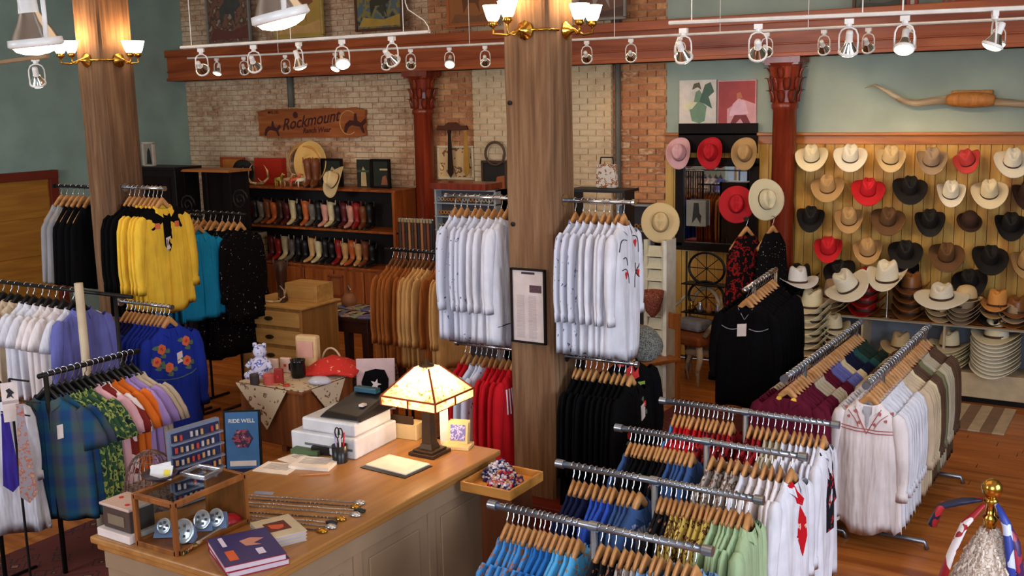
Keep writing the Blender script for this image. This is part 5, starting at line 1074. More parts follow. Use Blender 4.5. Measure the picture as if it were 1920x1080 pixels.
# glass display case on the counter
oak = M('dark_oak', (142, 84, 36), .4, kind='wood', c2=(106, 58, 22)); glass = M('case_glass', (235, 240, 240), .02, alpha=1.0)
DX0, DX1, DY0, DY1, DH = -3.965, -3.705, 3.04, 3.47, .25
dc = T('display_case', 'small oak and glass display case at the near end of the counter', 'display case', ((DX0+DX1)/2, (DY0+DY1)/2, Z1)); wx, wy = (DX1-DX0)/2, (DY1-DY0)/2
for i, (a, b_) in enumerate(((-1, -1), (1, -1), (1, 1), (-1, 1))): MB().box((a*wx, b_*wy, DH/2), (.022, .022, DH)).build('corner_post', oak, dc, bevel=.002)
for z in (.012, DH-.01):
    for s_ in (-1, 1): MB().box((0, s_*wy, z), (2*wx, .022, .024)).build('frame_rail', oak, dc, bevel=.002); MB().box((s_*wx, 0, z), (.022, 2*wy, .024)).build('frame_rail', oak, dc, bevel=.002)
MB().box((0, 0, .01), (2*wx, 2*wy, .012)).build('floor_board', oak, dc); MB().box((-.0, wy-.0, DH/2), (2*wx-.02, .012, DH-.03)).build('back_board', oak, dc)
MB().box((0, 0, DH-.004), (2*wx-.02, 2*wy-.02, .004)).build('glass_pane', glass, dc)
MB().box((0, -wy, DH/2), (2*wx-.03, .003, DH-.04)).build('glass_pane', glass, dc); MB().box((wx, 0, DH/2), (.003, 2*wy-.03, DH-.04)).build('glass_pane', glass, dc); MB().box((-wx, 0, DH/2), (.003, 2*wy-.03, DH-.04)).build('glass_pane', glass, dc)
# buckles on blue stands in the case
sil = M('silver', (210, 214, 222), .25, .9); bvel = M('blue_velvet', (120, 136, 170), .8)
for k, (dx, dy, r_k, lb) in enumerate(((-.06, -.12, .032, 'round silver buckle on blue stand, leftmost in the glass case'), (.07, -.12, .05, 'largest oval silver buckle at the front of the glass case'), (.04, .02, .040, 'silver buckle on blue stand in the middle of the glass case'), (.08, .07, .038, 'silver buckle at the back of the glass case'))):
    o = T('belt_buckle', lb, 'buckle', (dc.location.x+dx, dc.location.y+dy, Z1+.02), .6)
    MB().add([(-.05, -.02, 0), (.05, -.02, 0), (.05, .05, 0), (-.05, .05, 0), (-.04, .02, .06), (.04, .02, .06), (.04, .05, .06), (-.04, .05, .06)], [(3, 2, 1, 0), (4, 5, 6, 7), (0, 1, 5, 4), (1, 2, 6, 5), (2, 3, 7, 6), (3, 0, 4, 7)]).build('stand', bvel, o)
    b_ = MB().lathe([(0, .0), (r_k, .002), (r_k*.96, .008), (r_k*.8, .006), (r_k*.5, .011), (0, .013)], 20).build('plate', sil, o, smooth=True); b_.location = (0, 0, .05); b_.rotation_euler = (rad(62), 0, 0); b_.scale = (1, 1.2, 1)
    m = MB()
    for q_ in range(5): m.box((.0+r_k*.5*cos(q_*1.26), r_k*.5*sin(q_*1.26), .012), (.012, .012, .006))
    e_ = m.build('engraving', M('dark_silver', (90, 92, 100), .4, .8), o); e_.location = (0, 0, .05); e_.rotation_euler = (rad(62), 0, 0)
for k in range(5):
    o = MB().box((0, 0, .008), (.08, .012, .01)).build('bracelet', [sil, M('beads_dark', (60, 46, 50), .5, kind='print', c2=(190, 180, 170), thr=.5, scale=3)][k % 2], bevel=.002); o.location = (dc.location.x+.04, dc.location.y+.10+.02*k, Z1+.02); o.rotation_euler = (0, 0, .4); tag(o, f'narrow bracelet, {ORD[k]} row in the glass case', 'bracelet', 'bracelets in the glass case')
# on top of the case: acrylic card holder, glass tray, wicker dome
q = PZ(300, 900, Z1+DH); o = T('card_holder', 'clear holder with yellow labelled white cards on top of the display case', 'card holder', (q.x, q.y, Z1+DH), .4)
for k in range(2): r2_ = MB().box((0, 0, .035), (.11, .006, .07)).build('card', M('card_white', (220, 216, 214), .5), o); r2_.location = (0, .025*k, 0); r2_.rotation_euler = (rad(-30+12*k), rad(-14*k), 0); r3_ = MB().box((.03, -.004, .035), (.03, .002, .03)).build('yellow_label', M('label_yellow', (222, 200, 60), .5), o); r3_.location = (0, .025*k, 0); r3_.rotation_euler = (rad(-30+12*k), rad(-14*k), 0)
m = MB().lathe([(.03, 0), (.075, .02), (.085, .035), (.08, .036), (.07, .022), (0, .008)], 20).build('bowl', M('dark_bowl', (56, 44, 50), .4), o, smooth=True)
q = PZ(378, 890, Z1+DH); o = T('glass_tray', 'square cut-glass tray on top of the display case', 'tray', (q.x, q.y, Z1+DH), .1); MB().box((0, 0, .006), (.14, .12, .012)).build('plate', glass, o)
for (c, d) in (((0, .06, .014), (.15, .012, .02)), ((0, -.06, .014), (.15, .012, .02)), ((.07, 0, .014), (.012, .13, .02)), ((-.07, 0, .014), (.012, .13, .02))): MB().box(c, d).build('rim', sil, o, bevel=.003)
# wire basket dome behind (purple-brown mesh)
q = on(262, 935); m = MB(); wire = M('bronze_wire', (120, 92, 84), .4, .5)
q = PZ(272, 938, 1.0) + Vector((.07, 0, 0))
for k in range(12):
    a_ = k*pi/12; m.tube([(.15*cos(a_)*cos(b_*pi/12), .13*sin(a_)*cos(b_*pi/12), .08+.20*sin(b_*pi/12)) for b_ in range(13)], .0025, 4)
for k in range(5): m.tube([(.15*cos(k*.3)*cos(b_*pi/10), .13*cos(k*.3)*sin(b_*pi/10), .08+.20*sin(k*.3)) for b_ in range(20)], .0025, 4, closed=True)
o = T('wire_dome', 'domed wire mesh jewellery rack behind the display case', 'rack', tuple(q)); m.build('mesh_dome', wire, o)['kind'] = 'stuff'; MB().lathe([(.13, 0), (.15, .0), (.15, .08), (.13, .08)], 20).build('rim_band', M('beaded_dark', (60, 50, 54), .6, kind='print', c2=(150, 110, 90), c3=(100, 110, 90), thr=.5, scale=3), o)
# gift box at corner
q = on(240, 1005); o = T('gift_tin', 'dark tin box with cream lid and white base at the corner of the counter', 'box', (-4.11, 3.10, Z1), -.03)
MB().box((0, 0, .02), (.24, .17, .04)).build('base_tray', tagm, o, bevel=.004); MB().box((0, .01, .095), (.20, .14, .11)).build('body', M('tin_dark', (70, 58, 54), .4), o, bevel=.006); MB().box((0, .01, .157), (.22, .16, .014)).build('lid', M('tin_lid', (196, 170, 158), .5), o, bevel=.004)
for dx, dy in ((-.06, .02), (.05, -.03)): MB().lathe([(0, .165), (.012, .165), (.012, .167), (0, .167)], 10, c=(dx, dy, 0)).build('red_motif', redthr, o)
MB().box((0, -.062, .09), (.12, .002, .05)).build('scroll_motif', M('tin_motif', (120, 104, 84)), o)
# books: blue pair and cream stack
def book(px, py, z, w_, d, th, rz, col, label, grp, cover=(), edge=(214, 196, 206), side=None):
    q = PZ(px, py, z); o = T('book', label, 'book', (q.x, q.y, z), rad(rz), grp); cm = M('book_'+label[:14].replace(' ', '_'), col, .35)
    MB().box((0, 0, th-.002), (w_, d, .004)).box((0, 0, .002), (w_, d, .004)).box((-w_/2+.002, 0, th/2), (.004, d, th)).build('cover', side or cm, o)
    MB().box((0, 0, th+.0005), (w_, d, .001)).build('front_print', cm, o); MB().box((.003, 0, th/2), (w_-.012, d-.008, th-.008)).build('pages', M('pages', edge, .8, kind='stripe', scale=.1), o)
    for k, (nm, poly, m_) in enumerate(cover):
        MB().add([(x*w_/2, y*d/2, th+.0018+.0003*k) for x, y in poly], [tuple(range(len(poly)))]).build(nm, m_, o)
    return o
redb = M('book_red_spine', (150, 30, 50), .4); ptx = M('book_white_print', (210, 200, 220), .5); og = M('book_orange', (206, 90, 50), .5)
grp1 = None
bq = (460, 1035)
bcov = [('title_block', [(.1, -.75), (.75, -.75), (.75, -.45), (.1, -.45)], og), ('figure_print', [(-.5, .3), (-.3, .7), (-.1, .3), (.1, .5), (0, 0), (-.4, -.1)], M('book_tan', (190, 130, 110), .5)), ('small_print', [(-.85, -.7), (-.2, -.7), (-.2, -.55), (-.85, -.55)], ptx), ('small_print', [(.3, .2), (.7, .2), (.7, .45), (.3, .45)], ptx)]
book(466, 1046, Z1, .34, .27, .03, -28, (52, 40, 96), 'blue purple hardback book, lower of two at the counter front', grp1, side=redb)
book(462, 1036, Z1+.031, .34, .27, .03, -30, (50, 44, 100), 'blue purple picture book with red spine on the counter front, topmost', grp1, bcov, side=redb)
ccov = [('picture_print', [(-.5, -.6), (.45, -.6), (.45, .5), (-.5, .5)], M('book_darkred', (90, 34, 26), .5)), ('horse_print', [(-.3, -.4), (-.1, .3), (.2, .2), (.3, -.1), (.1, -.4)], M('book_orange2', (200, 80, 50), .5))]
for k in range(3): book(522, 1006-k*6, Z1+.019*k, .24, .19, .018, -26, (196, 180, 150), f"cream paperback, {['lowest', 'middle', 'topmost'][k]} of the small stack behind the blue books", 'cream paperbacks on the counter', ccov if k == 2 else (), edge=(230, 226, 224))
# jewellery spill: dark beaded belts left of the books
for k in range(4):
    m = MB(); r_ = random.Random(k); a0 = on(342+k*9, 1042-k*5); b0 = on(424+k*6, 986-k*2); pts = [(a0.x+(b0.x-a0.x)*i/10+.004*r_.random(), a0.y+(b0.y-a0.y)*i/10+.006*sin(i+k), Z1+.010+.003*k) for i in range(11)]; m.tube(pts, .009, 6)
    o = m.build('beaded_belt', M('belt_%d' % k, [(36, 30, 26), (120, 40, 30), (60, 70, 50), (180, 170, 160)][k], .4, kind='print', c2=(190, 150, 80), thr=.52, scale=3), smooth=True); tag(o, ['black beaded belt nearest the glass case front', 'red and black beaded belt, second by the case', 'green beaded belt beside the red one', 'pale woven belt next to the blue books'][k], 'belt')
q = on(432, 984); m = MB().lathe([(0, 0), (.05, 0), (.055, .03), (.03, .05), (0, .055)], 14); o = m.build('red_pouch', M('red_satin', (190, 24, 34), .35), smooth=True); o.location = (q.x, q.y, Z1); tag(o, 'small red satin pouch above the blue books', 'pouch')
# bolo ties: strands of beads with silver tips
for k in range(8):
    a0 = on(455, 930+k*6.5+(6 if k > 3 else 0)); b0 = on(672-(k*9 if k > 3 else 0)-8*(k % 2), 944+k*7.5); ln = b0-a0
    o = T('bolo_tie', f'braided bolo tie cord with metal clasp, {ORD[k]} row from the lamp side on the counter', 'bolo tie', tuple(a0), 0, 'bolo ties laid on the counter')
    m = MB(); pts = [tuple(ln*(i/10)+Vector((0, .004*sin(i*2+k), .006))) for i in range(11)]; m.tube(pts, .0035, 5); m.build('cord', M('cord_%d' % (k % 3), [(150, 140, 130), (90, 76, 64), (190, 176, 160)][k % 3], .3, .4), o)
    m = MB()
    for i in range(26): c0 = ln*(i/26); m.box((c0.x, c0.y, .008), (.006, .006, .006))
    m.build('bead_row', sil, o)['kind'] = 'stuff'
    c0 = ln*1.0; r2_ = MB().lathe([(0, 0), (.024, 0), (.026, .006), (.012, .014), (0, .016)], 12).build('clasp', [sil, BRASS, M('onyx', (30, 30, 34), .2)][k % 3], o, smooth=True); r2_.location = (c0.x+.01, c0.y, .004); r2_.scale = (1.3, 1, 1)
# --- tray with bead baskets on a pedestal at the counter end
q = PZ(922, 893, .93); t = T('tray_stand', 'wooden tray on a dark red-brown pedestal at the end of the counter', 'stand', (-3.03, 4.72, 0), 0)
oakl = M('honey_oak', (190, 130, 60), .4, kind='woodx')
MB().box((0, 0, .905), (.30, .34, .016)).build('tray_floor', oakl, t)
for (c, d) in (((0, -.17, .925), (.32, .014, .055)), ((0, .17, .925), (.32, .014, .055)), ((.155, 0, .925), (.014, .34, .055)), ((-.155, 0, .925), (.014, .34, .055))): MB().box(c, d).build('tray_side', oakl, t, bevel=.003)
MB().b2((-.08, -.10, .0), (.12, .12, .897)).build('pedestal', M('pedestal_wood', (104, 56, 28), .45, kind='wood'), t, bevel=.004)
beads = [M('bead_navy', (36, 40, 90), .3), M('bead_white', (210, 200, 210), .3), M('bead_red', (180, 30, 44), .3), M('bead_tan', (190, 140, 100), .3)]
for (dx, dy, ms, lb) in ((-.06, .06, (0, 0, 1), 'heap of navy and white bandana beads in the wooden tray'), (.05, -.04, (0, 1, 2, 3), 'heap of red white and navy bandana beads at the front of the wooden tray')):
    o = T('bead_heap', lb, 'beads', (-3.03+dx, 4.72+dy, .915)); r_ = random.Random(int(dx*100)+9)
    for mi in sorted(set(ms)):
        m = MB()
        for k in range(150):
            a_, rr = r_.uniform(0, 6.28), r_.random()**.6*.10; zz = (1-(rr/.1)**1.5)*.10*r_.random()**.3+.008; s_ = r_.uniform(.008, .014)
            m.box((rr*cos(a_), rr*sin(a_), zz), (s_, s_, s_), Matrix.Rotation(r_.uniform(-.5, .5), 4, 'X'))
        m.build('bead_cluster', beads[mi], o)['kind'] = 'stuff'
# --- pin stand
q = on(365, 880, 1.02); a = PZ(402, 872, 1.0)
pv = PZ(372, 892, 1.0); pv.x = -4.15; pv.y = PX(372, 882, -4.15).y; t = T('pin_stand', 'tall grey card stand with rows of small pins on dark blue strips', 'display stand', (pv.x, pv.y, 1.0), pi/2-.12)
W_, H_ = .30, .40
o = MB().box((0, .02, H_/2), (W_, .03, H_)).build('board', M('stand_grey', (110, 118, 140), .5), t)
r_ = random.Random(5)
for k in range(6):
    z = .02+k*.064; MB().box((0, .0, z+.022), (W_-.02, .008, .045)).build('blue_strip', M('strip_blue', (22, 30, 70), .6), t); MB().box((0, -.012, z-.006), (W_, .03, .008)).build('ledge', M('stand_grey', (110, 118, 140)), t)
    for j in range(9):
        if r_.random() < .85:
            MB().box((-W_/2+.024+j*.031, -.012, z+.018+r_.random()*.006), (.013, .008, .028)).build('pin', [M('pin_silver', (214, 206, 200), .3, .4), M('pin_gold', (220, 170, 110), .3, .4), M('pin_red', (180, 60, 50), .4)][r_.choice([0, 0, 1, 1, 2])], t)
# --- standing blue brochure on small dark stand behind the counter
q = PD(455, 833, 6.3); t = T('brochure_stand', 'tall blue brochure with white heading on a dark holder behind the counter', 'brochure', (-4.62, 4.45, 0), 0)
q = PY(455, 833, 4.9); t.location = (q.x, q.y, q.z); t.rotation_euler = (rad(-6), 0, .6); w_, h_ = .22, .44
MB().box((0, .012, 0), (w_+.03, .02, h_+.02)).build('holder', BLKM, t); MB().box((0, 0, 0), (w_, .006, h_)).build('cover', M('brochure_blue', (62, 110, 160), .5), t)
text('lettering', 'RIDE WELL', .036, M('brochure_white', (220, 220, 224)), t, (0, -.005, .16), rx, bold=.001)
MB().prism(circle(0, .04, .07, 12, -.15), -.008, -.003).build('round_picture', M('brochure_pic', (60, 40, 70), .5, kind='print', c2=(170, 70, 80), c3=(190, 170, 190), thr=.5, scale=1.5), t); MB().box((0, -.005, -.13), (w_*.8, .004, .035)).build('pale_label', tagm, t); MB().box((0, -.005, -.19), (w_, .004, .05)).build('dark_band', M('brochure_dark', (30, 28, 60)), t)
ps = MB().b2((-.05, -.05, -q.z), (.05, .05, -.2)).build('post', BLKM, t); 
# ================================================================== ACCESSORY TABLE
F = PZ(566, 738, .9); ax0, ay1 = F.x-.66, F.y+.60
wal = M('walnut', (122, 66, 30), .4, kind='wood', c2=(92, 46, 18), c3=(142, 84, 42))
t = T('accessory_table', 'brown square cabinet table with open legs covered with trinkets, left of the lamp', 'table', ((F.x+ax0)/2, (F.y+ay1)/2, 0)); tx, ty = .33, .30
MB().box((0, 0, .68), (.64, .58, .44)).build('cabinet_body', wal, t, bevel=.008); MB().box((0, 0, .895), (.68, .62, .02)).build('table_top', wal, t, bevel=.004)
for a_ in (-1, 1):
    for b_ in (-1, 1): MB().box((a_*.28, b_*.25, .23), (.06, .06, .46), taper=1).build('leg', wal, t, bevel=.004)
MB().box((0, 0, .12), (.56, .03, .03)).build('stretcher', wal, t)
clm = M('bandana_cloth', (206, 184, 152), .85, kind='print', c2=(110, 70, 56), thr=.62, scale=1.2)
Cx, Cy = (F.x+ax0)/2, (F.y+ay1)/2
def kerchief(name, label, pts, mat):
    m = MB(); m.add(pts, [(0, 1, 2)]); 
    o = m.build(name, mat); s_ = o.modifiers.new('s', 'SOLIDIFY'); s_.thickness = .005; tag(o, label, 'cloth')
zt3 = .91
kerchief('kerchief', 'patterned cream kerchief hanging as a triangle over the left face of the accessory table', [(Cx-.33, Cy-.318, zt3), (Cx+.20, Cy-.318, zt3), (Cx-.02, Cy-.324, zt3-.33)], clm)
kerchief('kerchief', 'cream kerchief with dark motif hanging over the right face of the accessory table', [(Cx+.348, Cy-.22, zt3), (Cx+.348, Cy+.16, zt3), (Cx+.354, Cy-.0, zt3-.27)], clm)
o = MB().box((Cx, Cy, zt3), (.64, .58, .008)).build('table_cloth', clm); tag(o, 'patterned cream cloth spread over the accessory table top', 'cloth')
def item(name, label, cat, px, py, z, build, rz=0, off=(0, 0)):
    q = PZ(px, py, z); o = T(name, label, cat, (q.x+off[0], q.y+off[1], z), rz); build(o); return o
zi = .915
def redcloth(o):
    m = MB(); r_ = random.Random(4); n = 9
    vs = [((i/n-.5)*.36, (j/n-.5)*.32, .015+.06*max(0, 1-((i/n-.5)**2+(j/n-.5)**2)*4)+.012*r_.random()) for j in range(n+1) for i in range(n+1)]
    m.add(vs, [(j*(n+1)+i, j*(n+1)+i+1, (j+1)*(n+1)+i+1, (j+1)*(n+1)+i) for j in range(n) for i in range(n)]); q = m.build('fabric', M('red_bandana', (196, 40, 30), .8, kind='print', c2=(226, 150, 110), thr=.66, scale=2), o, smooth=True); s_ = q.modifiers.new('s', 'SOLIDIFY'); s_.thickness = -.012
item('red_bandana', 'heap of bright red bandana cloth at the right of the accessory table', 'cloth', 628, 698, zi, redcloth, .3).scale = (1.25, 1.1, 1.6)
def mug(o): MB().lathe([(.05, 0), (.058, .02), (.055, .12), (.06, .14), (.05, .14), (.045, .02), (0, .015)], 16).build('body', M('black_glaze', (16, 18, 20), .15), o, smooth=True); MB().tube([(-.055, 0, .11), (-.09, 0, .09), (-.09, 0, .05), (-.055, 0, .03)], .009, 6).build('handle', M('black_glaze', (16, 18, 20)), o)
item('black_mug', 'shiny black mug in the middle of the accessory table', 'mug', 560, 707, zi, mug)
def gbag(o): MB().box((0, 0, .13), (.17, .08, .26)).build('bag', M('kraft', (206, 170, 120), .6), o, bevel=.02); MB().box((0, -.045, .15), (.12, .006, .13)).build('label', M('pink_label', (206, 150, 130), .6), o)
item('gift_bag', 'tan rounded gift bag with pink label at the back of the accessory table', 'bag', 570, 690, zi, gbag, .2, off=(0, .06)).scale = (1.15, 1, 1.0)
def bear(o):
    w2 = M('teddy', (206, 200, 216), .9, kind='print', c2=(90, 100, 170), c3=(220, 214, 224), thr=.56, scale=1.5); m = MB(); m.lathe([(0, 0), (.05, .01), (.062, .06), (.05, .11), (.025, .13)], 14); m.build('body', w2, o, smooth=True)
    m = MB(); m.lathe([(0, .12), (.035, .13), (.045, .16), (.035, .2), (0, .21)], 14); m.build('head', w2, o, smooth=True)
    for s_ in (-1, 1): MB().lathe([(0, .19), (.014, .195), (.014, .215), (0, .22)], 8, c=(s_*.033, 0, 0)).build('ear', w2, o, smooth=True); MB().tube([(s_*.05, 0, .10), (s_*.085, -.03, .06)], [.02, .016], 8).build('arm', w2, o, smooth=True); MB().tube([(s_*.03, -.02, .03), (s_*.05, -.10, .02)], [.028, .024], 8).build('paw', w2, o, smooth=True)
item('teddy_bear', 'blue and white patterned soft bear at the left of the accessory table', 'soft toy', 490, 704, zi, bear, .3).scale = (1.2, 1.2, 1.2)
for k, (px_, py_, c, w_, lb) in enumerate(((512, 692, (214, 180, 160), .10, 'pale pink card box behind the patterned bear'), (537, 690, (210, 170, 150), .09, 'pink card with a red dot beside the tan gift bag'), (505, 712, (190, 80, 70), .09, 'round red tin in front of the pink box'), (524, 712, (150, 34, 30), .07, 'dark red leather purse in front of the tan gift bag'), (600, 712, (196, 190, 196), .12, 'white plastic wrapped parcel at the right front of the table'), (478, 712, (60, 50, 50), .07, 'dark small bottle at the left corner of the table'))):
    def bx(o, c=c, w_=w_, k=k):
        if k in (2, 5): MB().lathe([(w_*.5, 0), (w_*.5, .07), (w_*.4, .08), (0, .082)], 16).build('tin', M('item_%d' % k, c, .4), o, smooth=False); MB().lathe([(w_*.52, .06), (w_*.52, .07), (0, .086)], 16).build('lid', M('item_%d' % k, c, .4), o)
        elif k == 4: MB().lathe([(.02, 0), (.06, .01), (.065, .03), (.04, .055), (0, .06)], 12).build('parcel', M('item_%d' % k, c, .2), o, smooth=True); o.scale = (1.5, 1, 1)
        else: MB().box((0, 0, .06), (w_, .03, .12)).build('card', M('item_%d' % k, c, .5), o, bevel=.006); MB().box((0, -.018, .06), (.02, .004, .02)).build('motif', redthr, o)
    item('trinket', lb, ['box', 'card', 'tin', 'purse', 'parcel', 'bottle'][k], px_, py_+8, zi, bx, .3)
m = MB(); q = PZ(620, 690, zi); m.tube([(.11*cos(k*pi/12), .02, .0+.16*sin(k*pi/12)) for k in range(13)], .008, 6); o = m.build('wicker_handle', M('wicker', (190, 160, 130), .6)); o.location = (q.x, q.y, zi); tag(o, 'arched wicker basket handle behind the red bandanas', 'basket handle')
for k in range(7):
    r_ = random.Random(k+20); q = Vector((Cx-.18+.05*k, Cy-.24+.02*(k % 2), zi+.004)); m = MB(); m.tube([(.03*cos(a_*pi/5), .02*sin(a_*pi/5), .004) for a_ in range(10)], .006, 5, closed=True); o = m.build('beaded_bracelet', M('brace_%d' % (k % 4), [(200, 110, 50), (170, 150, 70), (190, 60, 50), (206, 180, 150)][k % 4], .4)); o.location = q; o.rotation_euler = (0, 0, k); tag(o, f'beaded bracelet, {ORD[k]} from the left along the table front edge', 'bracelet', 'bracelets on the accessory table')
# red velvet stool / bag behind
q = PZ(505, 680, .8); o = T('red_bench', 'dark red upholstered bench behind the accessory table', 'bench', (Cx-.5, Cy+.75, 0), .1); MB().box((0, 0, .5), (.7, .3, .5)).build('seat', M('red_velvet', (112, 26, 22), .9), o, bevel=.03)
for a_ in (-.3, .3): MB().box((a_, 0, .12), (.05, .2, .25)).build('leg', wal, o)
# print on a chair
q = PY(705, 720, 6.25); o = T('printed_panel', 'pale pink panel with a black shirt picture leaning right of the accessory table', 'picture', tuple(q), .55, rot=(rad(-8), 0, .55))
MB().box((0, 0, 0), (.30, .02, .40)).build('panel', M('panel_pink', (200, 170, 166), .6), o, bevel=.004); MB().prism([(-.10, -.13), (-.11, .02), (-.08, .10), (0, .12), (.07, .11), (.10, .04), (.09, -.13)], -.016, -.01).build('black_shape', black, o); MB().prism(circle(.0, 0, .045, 10, -.6), -.02, -.016).build('white_burst', tagm, o)
q = PY(702, 690, 6.5); o = T('scarf_basket', 'brown and grey patterned scarves draped over a chair back behind the pink panel', 'scarves', (q.x, q.y, 0), .4)
sf = M('scarf_mix', (120, 100, 84), .85, kind='print', c2=(60, 50, 44), c3=(190, 170, 150), thr=.48, scale=1.6)
m = MB(); rings = []
for k in range(9):
    a_ = pi*k/8; rings.append([(-.18+.36*i/9, -.09*cos(a_)+.01*sin(i*2), q.z-.22+.26*sin(a_)+.012*sin(i*1.7)) for i in range(10)])
m.loft(rings, cap=False, closed=False); r2_ = m.build('scarf_fabric', sf, o, smooth=True); s_ = r2_.modifiers.new('s', 'SOLIDIFY'); s_.thickness = .03
for a_ in (-.16, .16): MB().box((a_, 0, (q.z-.2)/2), (.04, .04, q.z-.2)).build('chair_leg', wal, o)
# ================================================================== CHEST, DARK TABLE
q = PZ(552, 580, 1.0); t = T('chest_of_drawers', 'cream wooden chest of drawers with dark brass pulls near the boots', 'chest', (q.x-.36, q.y+.30, 0), rad(2))
chm = M('maple_chest', (206, 160, 92), .5, kind='woodx', c2=(186, 138, 74), c3=(218, 176, 110))
MB().box((0, 0, .5), (.82, .56, .99)).build('carcass', M('chest_side', (170, 124, 66), .5, kind='wood'), t, bevel=.006); MB().box((0, 0, 1.0), (.88, .60, .02)).build('top', chm, t, bevel=.004)
for k in range(5):
    z = .12+.19*k; d_ = MB().box((0, -.285, z), (.76, .03, .15)).build('drawer', chm, t, bevel=.006)
    for s_ in (-.0,): MB().prism([(-.05, 0), (-.03, .018), (0, .022), (.03, .018), (.05, 0), (.03, -.016), (0, -.02), (-.03, -.016)], -.325, -.295, mx=Matrix.Translation((.0, 0, z))).build('pull', M('dark_brass', (60, 56, 30), .4, .5), d_)
q2 = PZ(592, 540, 1.01); o = T('wood_box', 'smaller cream wooden box standing at the back of the chest of drawers', 'box', (q.x-.2, q.y+.44, 1.01), rad(2)); MB().box((0, 0, .09), (.42, .26, .18)).build('body', chm, o, bevel=.004); MB().box((0, -.133, .09), (.34, .008, .12)).build('drawer_front', chm, o, bevel=.003)
boot((q.x-.48, q.y+.34, 1.01), .8, 'dark brown', 'tall dark brown boot standing on the chest of drawers', None, 1, 1.15)
antler((q.x-.40, q.y+.12, 1.01), 'small pale antler lying on the chest of drawers', .7, .5)
f0 = PZ(690, 600, .8); f1 = PZ(560, 590, .8)
t = T('dark_table', 'dark carved wooden table spread with folded bandanas beside the suede jackets', 'table', ((f0.x+f1.x)/2, f0.y+.33, 0)); TW = f0.x-f1.x; dkw = M('dark_walnut2', (52, 24, 16), .4, kind='wood')
MB().box((0, 0, .78), (TW, .68, .04)).build('table_top', dkw, t, bevel=.006); MB().box((0, 0, .70), (TW-.06, .62, .13)).build('apron', dkw, t, bevel=.008)
for a_ in (-1, 1):
    for b_ in (-1, 1): MB().box((a_*(TW/2-.07), b_*.27, .33), (.07, .07, .66), taper=1.2).build('leg', dkw, t, bevel=.005)
for k in range(14):
    r_ = random.Random(k+50); gx = -TW/2+.09+(k % 7)*(TW-.18)/6; gy = -.22+.32*(k//7)
    o = T('folded_bandana', f"folded bandana, {ORD[k % 7]} from the left in the {'front' if k < 7 else 'back'} row on the dark table", 'bandana', (t.location.x+gx, t.location.y+gy, .80), r_.uniform(-.4, .4), 'bandanas on the dark table')
    cc_ = [(150, 160, 130), (96, 100, 140), (196, 176, 130), (110, 120, 150), (170, 150, 130)][k % 5]
    MB().box((0, 0, .012), (.16, .22, .022)).build('cloth', M('band_%d' % (k % 5), cc_, .85, kind='print', c2=(190, 90, 80), c3=(200, 190, 170), thr=.6, scale=2), o, bevel=.008); MB().box((.01, .01, .026), (.14, .16, .006)).build('top_fold', M('band_%d' % (k % 5), cc_), o, bevel=.002)
panel(618, 516, 642, 556, 'framed_photo', 'small copper framed print standing at the back of the dark table', M('copper_print', (170, 100, 50), .5), M('copper_frame2', (140, 70, 36)), y=t.location.y+.22)
q = PY(654, 552, t.location.y+.1); o = T('clay_pot', 'brown clay jar with trinkets on the dark table', 'jar', (q.x, t.location.y+.1, .80)); MB().lathe([(.04, 0), (.08, .04), (.09, .09), (.06, .14), (.045, .16), (.03, .16)], 16).build('body', M('clay', (150, 96, 60), .5), o, smooth=True); MB().tube([(-.02, 0, .15), (0, 0, .24), (.03, 0, .2)], .01, 6).build('spoon', CH, o)
# ================================================================== RUGS AND RIGHT BACK FURNITURE
rugm = M('oriental_rug', (96, 40, 30), .95, kind='rug', c2=(54, 32, 34), c3=(140, 96, 66), scale=1)
def rug(x0, x1, y0, y1, label, mat, stripes=False):
    o = MB().b2((x0, y0, 0), (x1, y1, .012)).build('floor_rug', mat, bevel=.003); return tag(o, label, 'rug')
rug(-6.6, -4.9, 2.6, 5.2, 'dark red patterned oriental rug on the floor at the lower left', rugm)
a = PZ(1232, 742, 0); rug(-4.0, -2.6, 7.4, 9.6, 'dark patterned rug behind the black embroidered shirts', rugm)
rug(-5.2, -4.35, 3.2, 6.0, 'worn brown rug along the back of the counter', M('brown_rug', (96, 60, 40), .95, kind='rug', c2=(70, 44, 34), c3=(120, 80, 60)))
a = PZ(1842, 772, 0); b_ = PZ(1905, 808, 0)
ru = T('striped_rug', 'small cream and brown striped rug before the hat display', 'rug', ((a.x+b_.x)/2-.35, (a.y+b_.y)/2, 0), .0)
for k in range(9): MB().b2((-.45+.10*k, -.42, 0), (-.352+.10*k, .42, .012)).build('stripe', [M('rug_cream', (196, 176, 146), .95), M('rug_brown', (140, 112, 88), .95)][k % 2], ru)
# black stand base left of rug at far right edge: nothing
# side chair
def chair(px, py, label, rz, zseat=.45, mat=None):
    q = PZ(px, py, zseat); m_ = mat or M('chair_wood', (166, 96, 38), .4, kind='wood'); t = T('wooden_chair', label, 'chair', (q.x, q.y, 0), rz)
    MB().box((0, 0, zseat), (.42, .40, .035)).build('seat', m_, t, bevel=.008)
    for a_ in (-1, 1):
        MB().box((a_*.18, -.17, zseat/2), (.04, .04, zseat)).build('leg', m_, t, bevel=.003); MB().box((a_*.18, .18, .45), (.04, .04, .92)).build('leg', m_, t, bevel=.003)
    MB().box((0, .185, .82), (.38, .025, .16)).build('back_rest', m_, t, bevel=.006); MB().box((0, -.17, .2), (.36, .02, .03)).build('stretcher', m_, t)
    return t
chair(1222, 672, 'plain orange-brown wooden chair behind the black dress with red flower', -.5)
